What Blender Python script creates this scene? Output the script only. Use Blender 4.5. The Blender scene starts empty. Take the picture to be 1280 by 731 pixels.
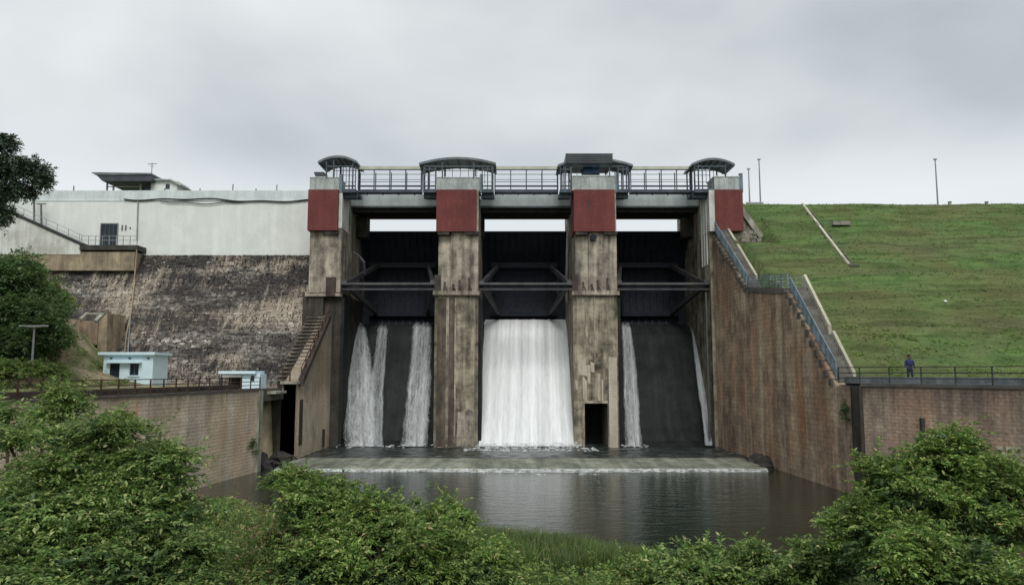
import bpy, math, random
import numpy as np
from mathutils import Vector, Matrix
random.seed(7); rng = np.random.default_rng(7)
S = bpy.context.scene; COL = S.collection
# ------------------------------------------------------------------ camera, world, sun, exposure
CAMZ = 7.15; FPX = 930.0; TH = math.atan(99.5/FPX)
cd = bpy.data.cameras.new('camera'); cam = bpy.data.objects.new('camera', cd); COL.objects.link(cam)
cam.location = (0, 0, CAMZ); cam.rotation_euler = (math.pi/2+TH, 0, 0)
cd.sensor_fit = 'HORIZONTAL'; cd.sensor_width = 36; cd.lens = 36*FPX/1280; cd.clip_end = 9000; cd.clip_start = .1
S.camera = cam
W = bpy.data.worlds.new('World'); S.world = W; W.use_nodes = True
SUN_EL, SUN_AZ = math.radians(46), math.radians(176)
def world():
    nt = W.node_tree; N = nt.nodes; L = nt.links; N.clear()
    out = N.new('ShaderNodeOutputWorld'); bg = N.new('ShaderNodeBackground'); bg.inputs[1].default_value = .079
    sky = N.new('ShaderNodeTexSky'); sky.sky_type = 'NISHITA'; sky.sun_disc = False
    sky.sun_elevation = SUN_EL; sky.sun_rotation = SUN_AZ
    tc = N.new('ShaderNodeTexCoord')
    mp = N.new('ShaderNodeMapping'); mp.inputs['Scale'].default_value = (1, 1, 1.9); mp.inputs['Location'].default_value = (12.98, 18.02, .57)
    L.new(tc.outputs['Generated'], mp.inputs[0])
    nz = N.new('ShaderNodeTexNoise'); nz.inputs['Scale'].default_value = 1.35; nz.inputs['Detail'].default_value = 5
    nz.inputs['Roughness'].default_value = .45; nz.inputs['Distortion'].default_value = .15
    L.new(mp.outputs[0], nz.inputs[0])
    cr = N.new('ShaderNodeValToRGB'); e = cr.color_ramp.elements
    e[0].position = .36; e[0].color = (3.7, 4.15, 4.45, 1); e[1].position = .60; e[1].color = (7.5, 7.75, 7.8, 1)
    L.new(nz.outputs[0], cr.inputs[0])
    # the cloud deck thins and brightens towards the horizon all round
    sp = N.new('ShaderNodeSeparateXYZ'); L.new(tc.outputs['Generated'], sp.inputs[0])
    mr = N.new('ShaderNodeMapRange'); mr.inputs['From Min'].default_value = .20; mr.inputs['From Max'].default_value = .31
    mr.inputs['To Min'].default_value = .75; mr.inputs['To Max'].default_value = 0; mr.interpolation_type = 'SMOOTHSTEP'
    L.new(sp.outputs[2], mr.inputs[0])
    m1 = N.new('ShaderNodeMixRGB'); L.new(mr.outputs[0], m1.inputs[0]); L.new(cr.outputs[0], m1.inputs[1]); m1.inputs[2].default_value = (8.0, 8.35, 8.5, 1)
    m2 = N.new('ShaderNodeMixRGB'); m2.inputs[0].default_value = .93
    L.new(sky.outputs[0], m2.inputs[1]); L.new(m1.outputs[0], m2.inputs[2])
    L.new(m2.outputs[0], bg.inputs[0]); L.new(bg.outputs[0], out.inputs[0])
world()
sl = bpy.data.lights.new('sun', 'SUN'); sl.energy = 1.5; sl.angle = math.radians(30); sl.color = (1, .965, .92)
sun = bpy.data.objects.new('sun', sl); COL.objects.link(sun)
sd = Vector((math.sin(SUN_AZ)*math.cos(SUN_EL), math.cos(SUN_AZ)*math.cos(SUN_EL), math.sin(SUN_EL)))
sun.rotation_euler = sd.to_track_quat('Z', 'Y').to_euler()
S.view_settings.view_transform = 'Standard'; S.view_settings.look = 'None'
S.view_settings.exposure = 0.52; S.view_settings.gamma = 1
S.render.engine = 'CYCLES'; S.cycles.max_bounces = 8; S.cycles.transparent_max_bounces = 24
S.cycles.diffuse_bounces = 4; S.cycles.glossy_bounces = 3; S.cycles.transmission_bounces = 3; S.cycles.use_denoising = True
S.cycles.caustics_reflective = False; S.cycles.caustics_refractive = False

# ------------------------------------------------------------------ measuring: photo pixel + real distance -> metres
CT, ST = math.cos(TH), math.sin(TH)
def P(px, py, Y):
    u = (px-640)/FPX; v = (365.5-py)/FPX; t = Y/(CT-v*ST)
    return (u*t, Y, CAMZ+t*(ST+v*CT))
def X(px, py, Y): return P(px, py, Y)[0]
def Z(py, Y): return P(640, py, Y)[2]

# ------------------------------------------------------------------ materials
class G:
    def __init__(s, name):
        s.m = bpy.data.materials.new(name); s.m.use_nodes = True; s.nt = s.m.node_tree; s.N = s.nt.nodes
        s.bs = s.N['Principled BSDF']; s.out = s.N['Material Output']
    def n(s, t, props=None, **ins):
        x = s.N.new('ShaderNode'+t)
        for k, v in (props or {}).items(): setattr(x, k, v)
        for k, v in ins.items():
            key = int(k[1:]) if k[0] == '_' and k[1:].isdigit() else k.replace('_', ' ')
            s.set(x.inputs[key], v)
        return x
    def set(s, inp, v):
        if hasattr(v, 'node'): s.nt.links.new(v, inp)
        elif hasattr(v, 'outputs'): s.nt.links.new(v.outputs[0], inp)
        elif isinstance(v, tuple) and len(v) == 3 and inp.type == 'RGBA': inp.default_value = (*v, 1)
        else: inp.default_value = v
    def uv(s, sx=1, sy=1, ox=0, oy=0):
        return s.n('Mapping', _0=s.n('UVMap'), _3=(sx, sy, 1), _1=(ox, oy, 0))
    def pos(s, sc=(1, 1, 1)):
        return s.n('Mapping', _0=s.n('NewGeometry').outputs['Position'], _3=sc)
    def noise(s, vec, scale=1, detail=4, rough=.55, dist=0):
        return s.n('TexNoise', _0=vec, Scale=scale, Detail=detail, Roughness=rough, Distortion=dist).outputs[0]
    def ramp(s, f, stops, mode='LINEAR'):
        r = s.n('ValToRGB', _0=f); e = r.color_ramp; e.interpolation = mode
        while len(e.elements) < len(stops): e.elements.new(.5)
        for el, (p, c) in zip(e.elements, stops):
            el.position = p; el.color = (*c, 1) if isinstance(c, tuple) else (c, c, c, 1)
        return r.outputs[0]
    def mix(s, f, a, b, mode='MIX'):
        return s.n('MixRGB', {'blend_type': mode}, _0=f, _1=a, _2=b).outputs[0]
    def math(s, op, a, b=0.0): return s.n('Math', {'operation': op}, _0=a, _1=b).outputs[0]
    def bump(s, h, st=.4, d=.05): s.set(s.bs.inputs['Normal'], s.n('Bump', Strength=st, Distance=d, Height=h))
    def base(s, c, rough=.85, spec=.3):
        s.set(s.bs.inputs['Base Color'], c); s.set(s.bs.inputs['Roughness'], rough); s.bs.inputs['Specular IOR Level'].default_value = spec
M = {}
def plain(name, c, rough=.6, metal=0, var=.25, spec=.4):
    g = G(name); a = tuple(x*(1-var) for x in c); b = tuple(min(1, x*(1+var)) for x in c)
    g.base(g.ramp(g.noise(g.pos(), 1.3, 6), [(.3, a), (.7, b)]), rough, spec); g.bs.inputs['Metallic'].default_value = metal
    g.bump(g.noise(g.pos(), 9, 3), .15, .02); M[name] = g.m
def weathered(name, light, mid, dark, streak=.5, dk=.5, brick=None, rust=None, rustamt=.5, off=0, bump=.5, lightstreak=None, fs=.45, bm=.55, tops=None):
    """stone or concrete: wall-metre UVs; vertical run-off streaks, blotches, optional coursing"""
    g = G(name)
    big = g.noise(g.uv(.16, .12, off, off), 1, 4, .6)
    mid_n = g.noise(g.uv(.7, .5, off+3), 1, 6, .65)
    st = g.math('ADD', g.math('MULTIPLY', g.noise(g.uv(1.1, .08, off+7), 1, 5, .65), .62), g.math('MULTIPLY', g.noise(g.uv(.9, .8, off+17), 1, 6, .7), .38))
    st2 = g.noise(g.uv(2.2 if brick and brick[1] < .5 else 4.0, .2, off+1), 1, 5, .7)
    fine = g.noise(g.uv(5, 5), 1, 5, .7)
    c = g.ramp(mid_n, [(.3, mid), (.68, light)])
    if rust:
        rf = g.ramp(g.math('ADD', g.math('MULTIPLY', big, .6), g.math('MULTIPLY', st, .4)), [(.5-.12*rustamt, 0.), (.62-.08*rustamt, 1.)])
        c = g.mix(rf, c, rust)
    if lightstreak:
        lf = g.ramp(g.math('ADD', g.math('MULTIPLY', st2, .5), g.math('MULTIPLY', g.noise(g.uv(.8, .05, off+5), 1, 4), .5)), [(.50, 0.), (.60, 1.)]); lf = g.math('MULTIPLY', lf, g.ramp(g.noise(g.uv(.2, .25, off+11), 1, 3), [(.38, 0.), (.55, .85)]))
        c = g.mix(lf, c, lightstreak)
        bb_ = g.ramp(g.noise(g.uv(.42, .035, off+23), 1, 4, .6), [(.47, 0.), (.60, .7)]); c = g.mix(bb_, c, lightstreak)
    if brick:
        bw, bh = brick
        b = g.n('TexBrick', _0=g.uv(), Color1=(.78, .78, .78), Color2=(1.25, 1.22, 1.2), Mortar=(.62, .62, .62), Scale=1.0)
        b.inputs['Mortar Size'].default_value = .018; b.inputs['Mortar Smooth'].default_value = .3
        b.inputs['Brick Width'].default_value = bw; b.inputs['Row Height'].default_value = bh; b.inputs['Bias'].default_value = -.1
        c = g.mix(bm, c, b.outputs[0], 'MULTIPLY')
    df = g.math('MULTIPLY', g.ramp(st, [(.46-.1*streak, 1.), (.66-.1*streak, 0.)]), dk)
    c = g.mix(df, c, dark)
    d2 = g.math('MULTIPLY', g.ramp(g.math('ADD', g.math('MULTIPLY', mid_n, .5), g.math('MULTIPLY', big, .5)), [(.36, 1.), (.5, 0.)]), dk)
    c = g.mix(d2, c, dark)
    if tops:      # run-off soot hanging in tongues below the coping
        v_ = g.n('SeparateXYZ', _0=g.n('UVMap')).outputs[1]; zt, rg, am = tops
        tf = g.n('MapRange', _0=g.math('ADD', v_, g.math('MULTIPLY', g.math('SUBTRACT', g.noise(g.uv(1.6, .12, off+31), 1, 5, .7), .5), rg*3.2)), _1=zt-rg, _2=zt, _3=0.0, _4=am)
        c = g.mix(tf.outputs[0], c, dark)
    c = g.mix(fs, c, g.ramp(fine, [(.3, .55), (.7, 1.3)]), 'MULTIPLY')
    g.base(c, .9, .2)
    h = g.math('ADD', g.math('MULTIPLY', fine, .5), mid_n)
    if brick: h = g.math('SUBTRACT', h, g.math('MULTIPLY', b.outputs[1], 1.2))
    g.bump(h, bump, .06); M[name] = g.m
weathered('pier_concrete', (.60, .54, .44), (.42, .375, .30), (.065, .058, .05), .6, .9, off=2, brick=(3.1, 1.15))
weathered('pier_concrete_low', (.50, .45, .345), (.31, .275, .20), (.042, .040, .032), .75, .95, off=9, brick=(2.2, .75))
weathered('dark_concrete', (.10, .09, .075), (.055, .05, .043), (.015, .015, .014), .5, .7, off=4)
weathered('wet_stain', (.20, .165, .125), (.12, .10, .078), (.035, .03, .026), .6, .8, off=40)
weathered('chute_concrete', (.034, .040, .037), (.017, .021, .021), (.008, .009, .010), .5, .7, off=4)
weathered('white_wall', (.76, .79, .765), (.72, .755, .73), (.50, .52, .49), .12, .35, off=5, bump=.08, fs=.12)
weathered('white_wall_grimy', (.70, .72, .68), (.62, .64, .60), (.22, .21, .18), .35, .5, off=8, bump=.1, fs=.2)
weathered('blue_white', (.72, .79, .80), (.65, .72, .73), (.36, .40, .40), .2, .45, off=6, bump=.1, fs=.2)
weathered('cabin_grey', (.56, .61, .59), (.46, .51, .50), (.17, .19, .19), .4, .6, off=12, bump=.15)
weathered('brick_brown', (.66, .50, .345), (.47, .325, .215), (.085, .064, .052), .40, .66, (.75, .34), (.46, .23, .13), .3, off=1, lightstreak=(.72, .59, .43), bump=1, fs=.6, bm=.36, tops=(20, 6, .6))
weathered('brick_tan', (.82, .70, .51), (.68, .555, .39), (.15, .12, .09), .22, .42, (.5, .22), (.60, .40, .27), .12, off=21, lightstreak=(.80, .72, .60), bump=1, fs=.55, bm=.12, tops=(6.2, 1.6, .55))
weathered('brick_red', (.52, .385, .29), (.40, .28, .205), (.10, .078, .065), .35, .6, (.42, .19), (.42, .25, .17), .2, off=31, lightstreak=(.58, .47, .36), bump=1, fs=.55, bm=.15, tops=(6.5, 2.0, .8))
weathered('tan_render', (.46, .38, .26), (.36, .29, .20), (.08, .065, .05), .4, .7, off=15)
weathered('rust_render', (.40, .31, .22), (.28, .20, .14), (.10, .07, .05), .4, .6, rust=(.30, .16, .10), rustamt=.3, off=3)
weathered('pale_coping', (.55, .54, .45), (.40, .40, .33), (.09, .09, .07), .35, .7, off=14)
weathered('weir_concrete', (.36, .375, .30), (.28, .295, .24), (.09, .10, .08), .38, .8, off=17)
weathered('red_paint', (.20, .063, .057), (.165, .052, .048), (.09, .03, .03), .25, .5, off=13, bump=.12)
plain('steel_dark', (.050, .068, .086), .5, 0, .4, .3)
plain('gate_arm', (.050, .050, .054), .55, 0, .5, .3)
plain('gate_black', (.012, .016, .024), .6, 0, .35, .2)
plain('steel_blue', (.12, .165, .20), .5, 0, .3)
plain('rail_blue', (.16, .215, .25), .5, 0, .35)
plain('rail_dark', (.035, .036, .036), .6, 0, .4)
plain('rust_rail', (.07, .035, .025), .8, 0, .5)
plain('roof_sheet', (.12, .145, .16), .5, 0, .35)
plain('roof_dark', (.05, .055, .065), .5, 0, .3)
plain('cream_paint', (.44, .46, .37), .6, 0, .15)
plain('concrete_slab', (.085, .08, .07), .9, 0, .4)
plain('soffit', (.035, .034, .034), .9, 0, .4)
plain('house_white', (.60, .76, .82), .7, 0, .06)
plain('shutter_dark', (.012, .022, .032), .4, 0, .3)
plain('glass_dark', (.01, .016, .022), .12, 0, .3, .6)
plain('pole_grey', (.24, .25, .25), .5, 0, .2)
plain('pole_dark', (.09, .10, .10), .5, 0, .2)
plain('blue_machine', (.02, .055, .14), .4, 0, .3)
plain('cable_black', (.012, .012, .012), .6, 0, .2)
plain('bark', (.09, .065, .045), .95, 0, .4)
plain('bark_dark', (.035, .027, .02), .95, 0, .4)
plain('rock_dark', (.045, .042, .038), .8, 0, .5)
plain('skin', (.18, .10, .07), .6, 0, .1)
plain('hair_black', (.01, .009, .009), .7, 0, .3)
plain('cloth_navy', (.02, .026, .10), .8, 0, .3)
plain('cloth_dark', (.014, .016, .04), .8, 0, .3)
plain('litter_white', (.7, .7, .68), .6, 0, .1)
def mk_stone():
    g = G('rubble_masonry')
    ri = g.n('NewGeometry').outputs['Random Per Island']
    stone = g.ramp(ri, [(0., (.13, .118, .105)), (.35, (.19, .178, .16)), (.7, (.27, .25, .222)), (.94, (.38, .355, .315)), (1., (.58, .55, .50))])
    band = g.noise(g.uv(.07, .42, 2.3, .55), 1, 4, .6)                    # long damp bands
    blot = g.noise(g.uv(.25, .6, 5), 1, 5, .65)
    patch = g.noise(g.uv(.10, .26, 9.4, 3.1), 1, 3, .6)
    st = g.noise(g.uv(1.6, .14), 1, 5, .65)
    f = g.math('ADD', g.math('MULTIPLY', band, .62), g.math('MULTIPLY', blot, .38))
    vz = g.n('SeparateXYZ', _0=g.n('UVMap')).outputs[1]
    top = g.ramp(g.math('MULTIPLY', vz, .05), [(.55, 0.), (.68, .045), (.95, .11)])
    dk = g.ramp(g.math('SUBTRACT', f, top), [(.45, 1.), (.55, 0.)])
    c = g.mix(g.math('MULTIPLY', dk, .88), stone, (.036, .033, .033))
    tanf = g.ramp(g.math('ADD', g.math('MULTIPLY', patch, .65), g.math('MULTIPLY', st, .35)), [(.49, 0.), (.58, .8)])
    c = g.mix(tanf, c, g.mix(.5, (.40, .325, .24), stone))
    fine = g.noise(g.uv(4, 4), 1, 5, .7)
    c = g.mix(.6, c, g.ramp(fine, [(.32, .35), (.68, 1.5)]), 'MULTIPLY')
    dsp = g.ramp(g.noise(g.uv(1.7, 2.4, 4), 1, 4, .7), [(.36, .8), (.47, 0.)]); c = g.mix(dsp, c, (.035, .032, .031))
    wst = g.ramp(g.math('ADD', g.math('MULTIPLY', st, .5), g.math('MULTIPLY', patch, .5)), [(.54, 0.), (.62, .45)]); c = g.mix(wst, c, (.50, .44, .35))
    spk = g.ramp(g.noise(g.uv(2.2, 3), 1, 3, .6), [(.62, 0.), (.69, .75)])
    c = g.mix(spk, c, (.42, .39, .34))
    g.base(c, .95, .15); g.bump(fine, .8, .08); M['stone'] = g.m
mk_stone()
def mk_ground():
    g = G('grass_ground'); p = g.pos()
    n1 = g.noise(g.pos((.12, .2, .2)), 1, 5, .6); n2 = g.noise(g.pos((.5, 1.1, 1.1)), 1, 6, .7); n3 = g.noise(p, 5, 4, .7)
    c = g.ramp(n2, [(.30, (.056, .100, .036)), (.5, (.088, .148, .048)), (.70, (.130, .188, .068))])
    c = g.mix(g.ramp(n1, [(.42, 0.), (.66, .75)]), c, (.118, .112, .052))
    br = g.ramp(g.noise(g.pos((.09, .35, .35)), 1, 4, .6), [(.50, 0.), (.66, .5)])
    c = g.mix(br, c, (.105, .105, .058))
    hb = g.ramp(g.noise(g.pos((.10, 1.5, 1.5)), 1, 5, .6), [(.40, .62), (.55, 1.12)]); c = g.mix(.7, c, hb, 'MULTIPLY')
    c = g.mix(.4, c, g.ramp(n3, [(.3, .6), (.7, 1.3)]), 'MULTIPLY')
    g.base(c, .95, .1); g.bump(g.math('ADD', n2, g.math('MULTIPLY', n3, .3)), .7, .15); M['grass_ground'] = g.m
    g = G('soil'); n = g.noise(g.pos((1, 1, 1)), .8, 6, .7)
    c = g.ramp(n, [(.3, (.18, .14, .09)), (.5, (.34, .275, .185)), (.72, (.46, .39, .27))])
    c = g.mix(g.ramp(g.noise(g.pos(), .45, 5, .6), [(.44, 0.), (.58, .8)]), c, (.10, .135, .05))
    g.base(c, .95, .1); g.bump(n, .8, .2); M['soil'] = g.m
mk_ground()
def mk_water():
    g = G('pool_water')
    w = g.noise(g.pos((.45, 1.0, 1)), 1.7, 6, .7, .4); w2 = g.noise(g.pos((1.6, 2.6, 1)), 1.5, 4, .65)
    br = g.noise(g.pos((.18, .12, 1)), 1, 3, .6)
    c = g.ramp(br, [(.35, (.010, .017, .012)), (.65, (.020, .027, .017))])
    g.base(c, g.ramp(br, [(.35, .02), (.7, .06)]), .5); g.bs.inputs['IOR'].default_value = 1.33
    g.bump(g.math('ADD', w, g.math('MULTIPLY', w2, .5)), .25, .12); M['pool_water'] = g.m
    g = G('churned_water')
    w = g.noise(g.pos((.5, 1.6, 1)), 1.3, 6, .7, .6)
    c = g.ramp(w, [(.46, (.020, .026, .024)), (.6, (.07, .085, .082)), (.76, (.50, .54, .54))])
    g.base(c, .22, .5); g.bump(w, .7, .2); M['churned_water'] = g.m
    g = G('foam'); f = g.noise(g.pos((1.5, 3, 2)), 1.6, 5, .75)
    g.base((.76, .79, .79), .7, .3); g.set(g.bs.inputs['Alpha'], g.ramp(f, [(.38, 0.), (.60, .62)])); M['foam'] = g.m
mk_water()
def mk_fall(name, sx, sy, lo, hi, edge, top, op=1.0, bright=(.80, .83, .84), grain=0.0, lowc=.8):
    """falling water: white, torn open by streaks (UV u across 0..1, v down in 0..1)"""
    g = G(name)
    uvn = g.n('UVMap'); sp = g.n('SeparateXYZ', _0=uvn)
    n = g.noise(g.uv(sx, sy), 1, 5, .55, .15)
    if grain:
        n2 = g.noise(g.uv(sx*3.0, sy*16), 1, 4, .75, .8)
        n = g.math('ADD', g.math('MULTIPLY', n, 1-grain), g.math('MULTIPLY', n2, grain))
    u = sp.outputs[0]; e = g.math('MULTIPLY', g.math('MULTIPLY', u, g.math('SUBTRACT', 1.0, u)), 4.0)
    ef = g.ramp(e, [(0., -0.0), (edge, 1.)]); 
    tf = g.ramp(sp.outputs[1], [(0., 0.), (top, 1.)])
    k = g.math('MULTIPLY', ef, tf)
    nn = g.math('ADD', n, g.math('MULTIPLY', g.math('SUBTRACT', k, 1.0), .45))
    a = g.math('MULTIPLY', g.ramp(nn, [(lo, 0.), (hi, 1.)]), op)
    c = g.mix(g.ramp(n, [(.36, 0.), (.60, 1.)]), tuple(x*lowc for x in bright), bright)
    g.base(c, .55, .3); g.set(g.bs.inputs['Alpha'], a)
    g.bs.inputs['Emission Strength'].default_value = 0
    g.bump(n, .5, .12); M[name] = g.m
mk_fall('fall_full', 15, .5, .14, .30, .10, .03, 1.0, (.86, .89, .90), .35, .62)
mk_fall('fall_lacy', 5.0, 1.3, .28, .70, .75, .14, .9, (.72, .75, .77), .45)
mk_fall('fall_thin', 4, 1.2, .32, .68, .6, .15, .6, (.74, .78, .80), .45)
mk_fall('fall_side', 2.2, 1.3, .22, .52, .65, .08, .66, (.66, .70, .73), .4)
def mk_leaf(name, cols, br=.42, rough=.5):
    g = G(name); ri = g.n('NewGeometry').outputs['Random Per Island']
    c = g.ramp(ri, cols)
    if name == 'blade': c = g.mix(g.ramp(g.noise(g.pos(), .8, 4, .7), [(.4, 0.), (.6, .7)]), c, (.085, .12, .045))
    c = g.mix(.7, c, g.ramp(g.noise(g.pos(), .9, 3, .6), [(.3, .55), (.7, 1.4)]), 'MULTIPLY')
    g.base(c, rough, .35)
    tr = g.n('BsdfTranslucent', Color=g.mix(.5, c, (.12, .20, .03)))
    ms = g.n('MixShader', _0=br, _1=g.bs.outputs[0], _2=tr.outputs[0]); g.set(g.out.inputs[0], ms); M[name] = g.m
mk_leaf('leaf_fresh', [(0., (0.077, 0.132, 0.036)), (.35, (0.152, 0.256, 0.059)), (.7, (0.254, 0.382, 0.096)), (.93, (0.406, 0.513, 0.158)), (1., (0.650, 0.498, 0.273))])
mk_leaf('leaf_mid', [(0., (0.077, 0.134, 0.044)), (.4, (0.157, 0.266, 0.074)), (.8, (0.288, 0.404, 0.121)), (1., (0.575, 0.583, 0.262))])
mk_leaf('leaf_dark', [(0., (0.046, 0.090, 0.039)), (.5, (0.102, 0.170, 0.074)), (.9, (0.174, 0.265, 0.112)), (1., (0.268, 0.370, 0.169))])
mk_leaf('leaf_crown', [(0., (0.043, 0.074, 0.059)), (.5, (0.080, 0.123, 0.091)), (1., (0.153, 0.213, 0.147))], .1)
mk_leaf('leaf_mixed', [(0., (.08, .13, .04)), (.55, (.17, .27, .07)), (.82, (.26, .34, .10)), (.9, (.30, .22, .11)), (1., (.40, .32, .17))], .4)
mk_leaf('leaf_dry', [(0., (0.118, 0.078, 0.043)), (.4, (0.270, 0.176, 0.085)), (.8, (0.439, 0.333, 0.161)), (1., (0.558, 0.491, 0.254))])
mk_leaf('blade', [(0., (0.058, 0.106, 0.023)), (.4, (0.111, 0.188, 0.042)), (.8, (0.169, 0.256, 0.065)), (1., (0.286, 0.275, 0.117))], .45)
mk_leaf('toe_blade', [(0., (.22, .36, .085)), (.5, (.29, .45, .11)), (1., (.36, .50, .15))], .5)
mk_leaf('blade_slope', [(0., (.17, .25, .085)), (.4, (.20, .29, .095)), (.8, (.25, .33, .115)), (1., (.32, .32, .16))], .45)

M['chute_concrete'].node_tree.nodes['Principled BSDF'].inputs['Roughness'].default_value = .72   # running wet
# ------------------------------------------------------------------ mesh helpers
def wloc(o):
    v = Vector((0, 0, 0))
    while o is not None: v += o.location; o = o.parent
    return v
def link(name, v, f, m, parent=None, uvs=None, smooth=False):
    """v: list/array of world points; f: list of index tuples. UVs in metres (u along the face, v up)."""
    v = np.asarray(v, dtype=np.float64)
    me = bpy.data.meshes.new(name)
    org = np.array(wloc(parent)) if parent is not None else np.zeros(3)
    if isinstance(f, np.ndarray):
        nf, k = f.shape
        me.vertices.add(len(v)); me.vertices.foreach_set('co', (v-org).astype(np.float32).ravel())
        me.loops.add(nf*k); me.loops.foreach_set('vertex_index', f.astype(np.int32).ravel())
        me.polygons.add(nf); me.polygons.foreach_set('loop_start', np.arange(0, nf*k, k, dtype=np.int32))
        me.update(calc_edges=True)
    else:
        me.from_pydata((v-org).tolist(), [], f); me.update()
    if uvs is not False:
        uvl = me.uv_layers.new(name='UVMap')
        li = np.empty(len(me.loops), np.int32); me.loops.foreach_get('vertex_index', li)
        if uvs is not None: U = np.asarray(uvs)[li]
        else:
            nrm = np.empty(len(me.polygons)*3, np.float32); me.polygons.foreach_get('normal', nrm); nrm = nrm.reshape(-1, 3)
            tot = np.empty(len(me.polygons), np.int32); me.polygons.foreach_get('loop_total', tot)
            ln = np.abs(np.repeat(nrm, tot, axis=0)); pv = v[li]
            ax = np.argmax(ln*np.array([1, 1, .75]), axis=1)
            U = np.where((ax == 0)[:, None], pv[:, [1, 2]], np.where((ax == 1)[:, None], pv[:, [0, 2]], pv[:, [0, 1]]))
        uvl.data.foreach_set('uv', U.astype(np.float32).ravel())
    if smooth: me.polygons.foreach_set('use_smooth', np.ones(len(me.polygons), bool))
    me.materials.append(M[m])
    o = bpy.data.objects.new(name, me); COL.objects.link(o)
    if parent is not None: o.parent = parent
    return o
class B:
    def __init__(s): s.v = []; s.f = []
    def add(s, v, f):
        n = len(s.v); s.v += [tuple(p) for p in v]; s.f += [tuple(i+n for i in q) for q in f]; return s
    def box(s, x0, x1, y0, y1, z0, z1):
        v = [(x, y, z) for z in (z0, z1) for y in (y0, y1) for x in (x0, x1)]
        return s.add(v, [(0, 2, 3, 1), (4, 5, 7, 6), (0, 1, 5, 4), (2, 6, 7, 3), (0, 4, 6, 2), (1, 3, 7, 5)])
    def bar(s, a, b, w=.05, h=None, n=0):
        """square (n=0) or round bar from a to b"""
        a, b = Vector(a), Vector(b); d = (b-a).normalized(); up = Vector((0, 0, 1)) if abs(d.z) < .9 else Vector((1, 0, 0))
        sx = d.cross(up).normalized(); sz = sx.cross(d); h = w if h is None else h
        n = n or 4; off = math.pi/4 if n == 4 else 0; k = math.sqrt(.5) if n == 4 else .5
        ring = [sx*(math.cos(off+2*math.pi*i/n)*w*k)+sz*(math.sin(off+2*math.pi*i/n)*h*k) for i in range(n)]
        v = [a+r for r in ring]+[b+r for r in ring]
        return s.add(v, [(i, (i+1) % n, n+(i+1) % n, n+i) for i in range(n)]+[tuple(range(n-1, -1, -1)), tuple(range(n, 2*n))])
    def tube(s, pts, rad, n=6):
        pts = [Vector(p) for p in pts]; rad = rad if isinstance(rad, (list, tuple)) else [rad]*len(pts); v = []
        for i, p in enumerate(pts):
            d = (pts[min(i+1, len(pts)-1)]-pts[max(i-1, 0)]).normalized(); up = Vector((0, 0, 1)) if abs(d.z) < .9 else Vector((1, 0, 0))
            sx = d.cross(up).normalized(); sz = sx.cross(d)
            v += [p+(sx*math.cos(2*math.pi*k/n)+sz*math.sin(2*math.pi*k/n))*rad[i] for k in range(n)]
        f = [(i*n+k, i*n+(k+1) % n, (i+1)*n+(k+1) % n, (i+1)*n+k) for i in range(len(pts)-1) for k in range(n)]
        return s.add(v, f+[tuple(range(n-1, -1, -1)), tuple(range((len(pts)-1)*n, len(pts)*n))])
    def prism(s, poly, y0, y1, axis='y'):
        """polygon given in (x,z) pushed along y, (y,z) along x or (x,y) along z"""
        mk = {'y': lambda a, b, t: (a, t, b), 'x': lambda a, b, t: (t, a, b), 'z': lambda a, b, t: (a, b, t)}[axis]
        n = len(poly); v = [mk(a, b, y0) for a, b in poly]+[mk(a, b, y1) for a, b in poly]
        return s.add(v, [tuple(range(n)), tuple(range(2*n-1, n-1, -1))]+[(i, n+i, n+(i+1) % n, (i+1) % n) for i in range(n)])
    def build(s, name, m, parent=None, **k): return link(name, s.v, s.f, m, parent, **k)
def tag(o, label=None, cat=None, group=None, kind=None):
    for k, v in (('label', label), ('category', cat), ('group', group), ('kind', kind)):
        if v: o[k] = v
    return o
def thing(name, label, cat, loc, group=None):
    o = bpy.data.objects.new(name, None); COL.objects.link(o); o.location = loc; o.empty_display_size = .3
    return tag(o, label, cat, group)
def box(name, m, parent, *a): return B().box(*a).build(name, m, parent)
def bar(name, m, parent, a, b, w=.05, h=None, n=0): return B().bar(a, b, w, h, n).build(name, m, parent)
def lerp(t, a, b): return tuple(p+(q-p)*t for p, q in zip(a, b))
def noise2(x, y, seed=0):
    """cheap smooth value noise"""
    xi = np.floor(x).astype(int); yi = np.floor(y).astype(int); fx = x-xi; fy = y-yi
    fx = fx*fx*(3-2*fx); fy = fy*fy*(3-2*fy)
    def h(a, b):
        n = (a*374761393+b*668265263+seed*974634777) & 0x7fffffff; n = ((n ^ (n >> 13))*1274126177) & 0x7fffffff
        return (n ^ (n >> 16))/0x7fffffff
    return (h(xi, yi)*(1-fx)+h(xi+1, yi)*fx)*(1-fy)+(h(xi, yi+1)*(1-fx)+h(xi+1, yi+1)*fx)*fy
def sstep(a, b, x): t = np.clip((x-a)/(b-a), 0, 1); return t*t*(3-2*t)

# ------------------------------------------------------------------ the lie of the land
LW = [(15, -25.5), (32, -22.0), (42, -20.1), (49.6, -19.2), (55.3, -18.4), (61, -18.4), (61.2, -19.6)]     # left basin wall, (Y, x)
RW = [(12, 42.), (21, 35.), (28, 30.3), (36, 25.), (43.5, 20.1), (52, 19.75), (70, 19.2)]                  # right basin wall
def xl(y): return np.interp(y, [a for a, b in LW], [b for a, b in LW])
def xr(y): return np.interp(y, [a for a, b in RW], [b for a, b in RW])
def bank(x, y):
    s = np.interp(x, [-22, -14, -8, -2, 6, 20], [12, 9, 5.5, 2.6, -1.8, -2.5]); yy = y-s*sstep(8, 26, y)
    b = np.interp(yy, [-40, 0, 4, 12, 20, 26, 30, 33], [5.6, 5.4, 4.7, 3.0, 1.75, .75, -.15, -1.5])
    return b+(noise2(x*.6, y*.6, 3)-.5)*.3+(noise2(x*1.7, y*1.7, 5)-.5)*.15
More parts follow.
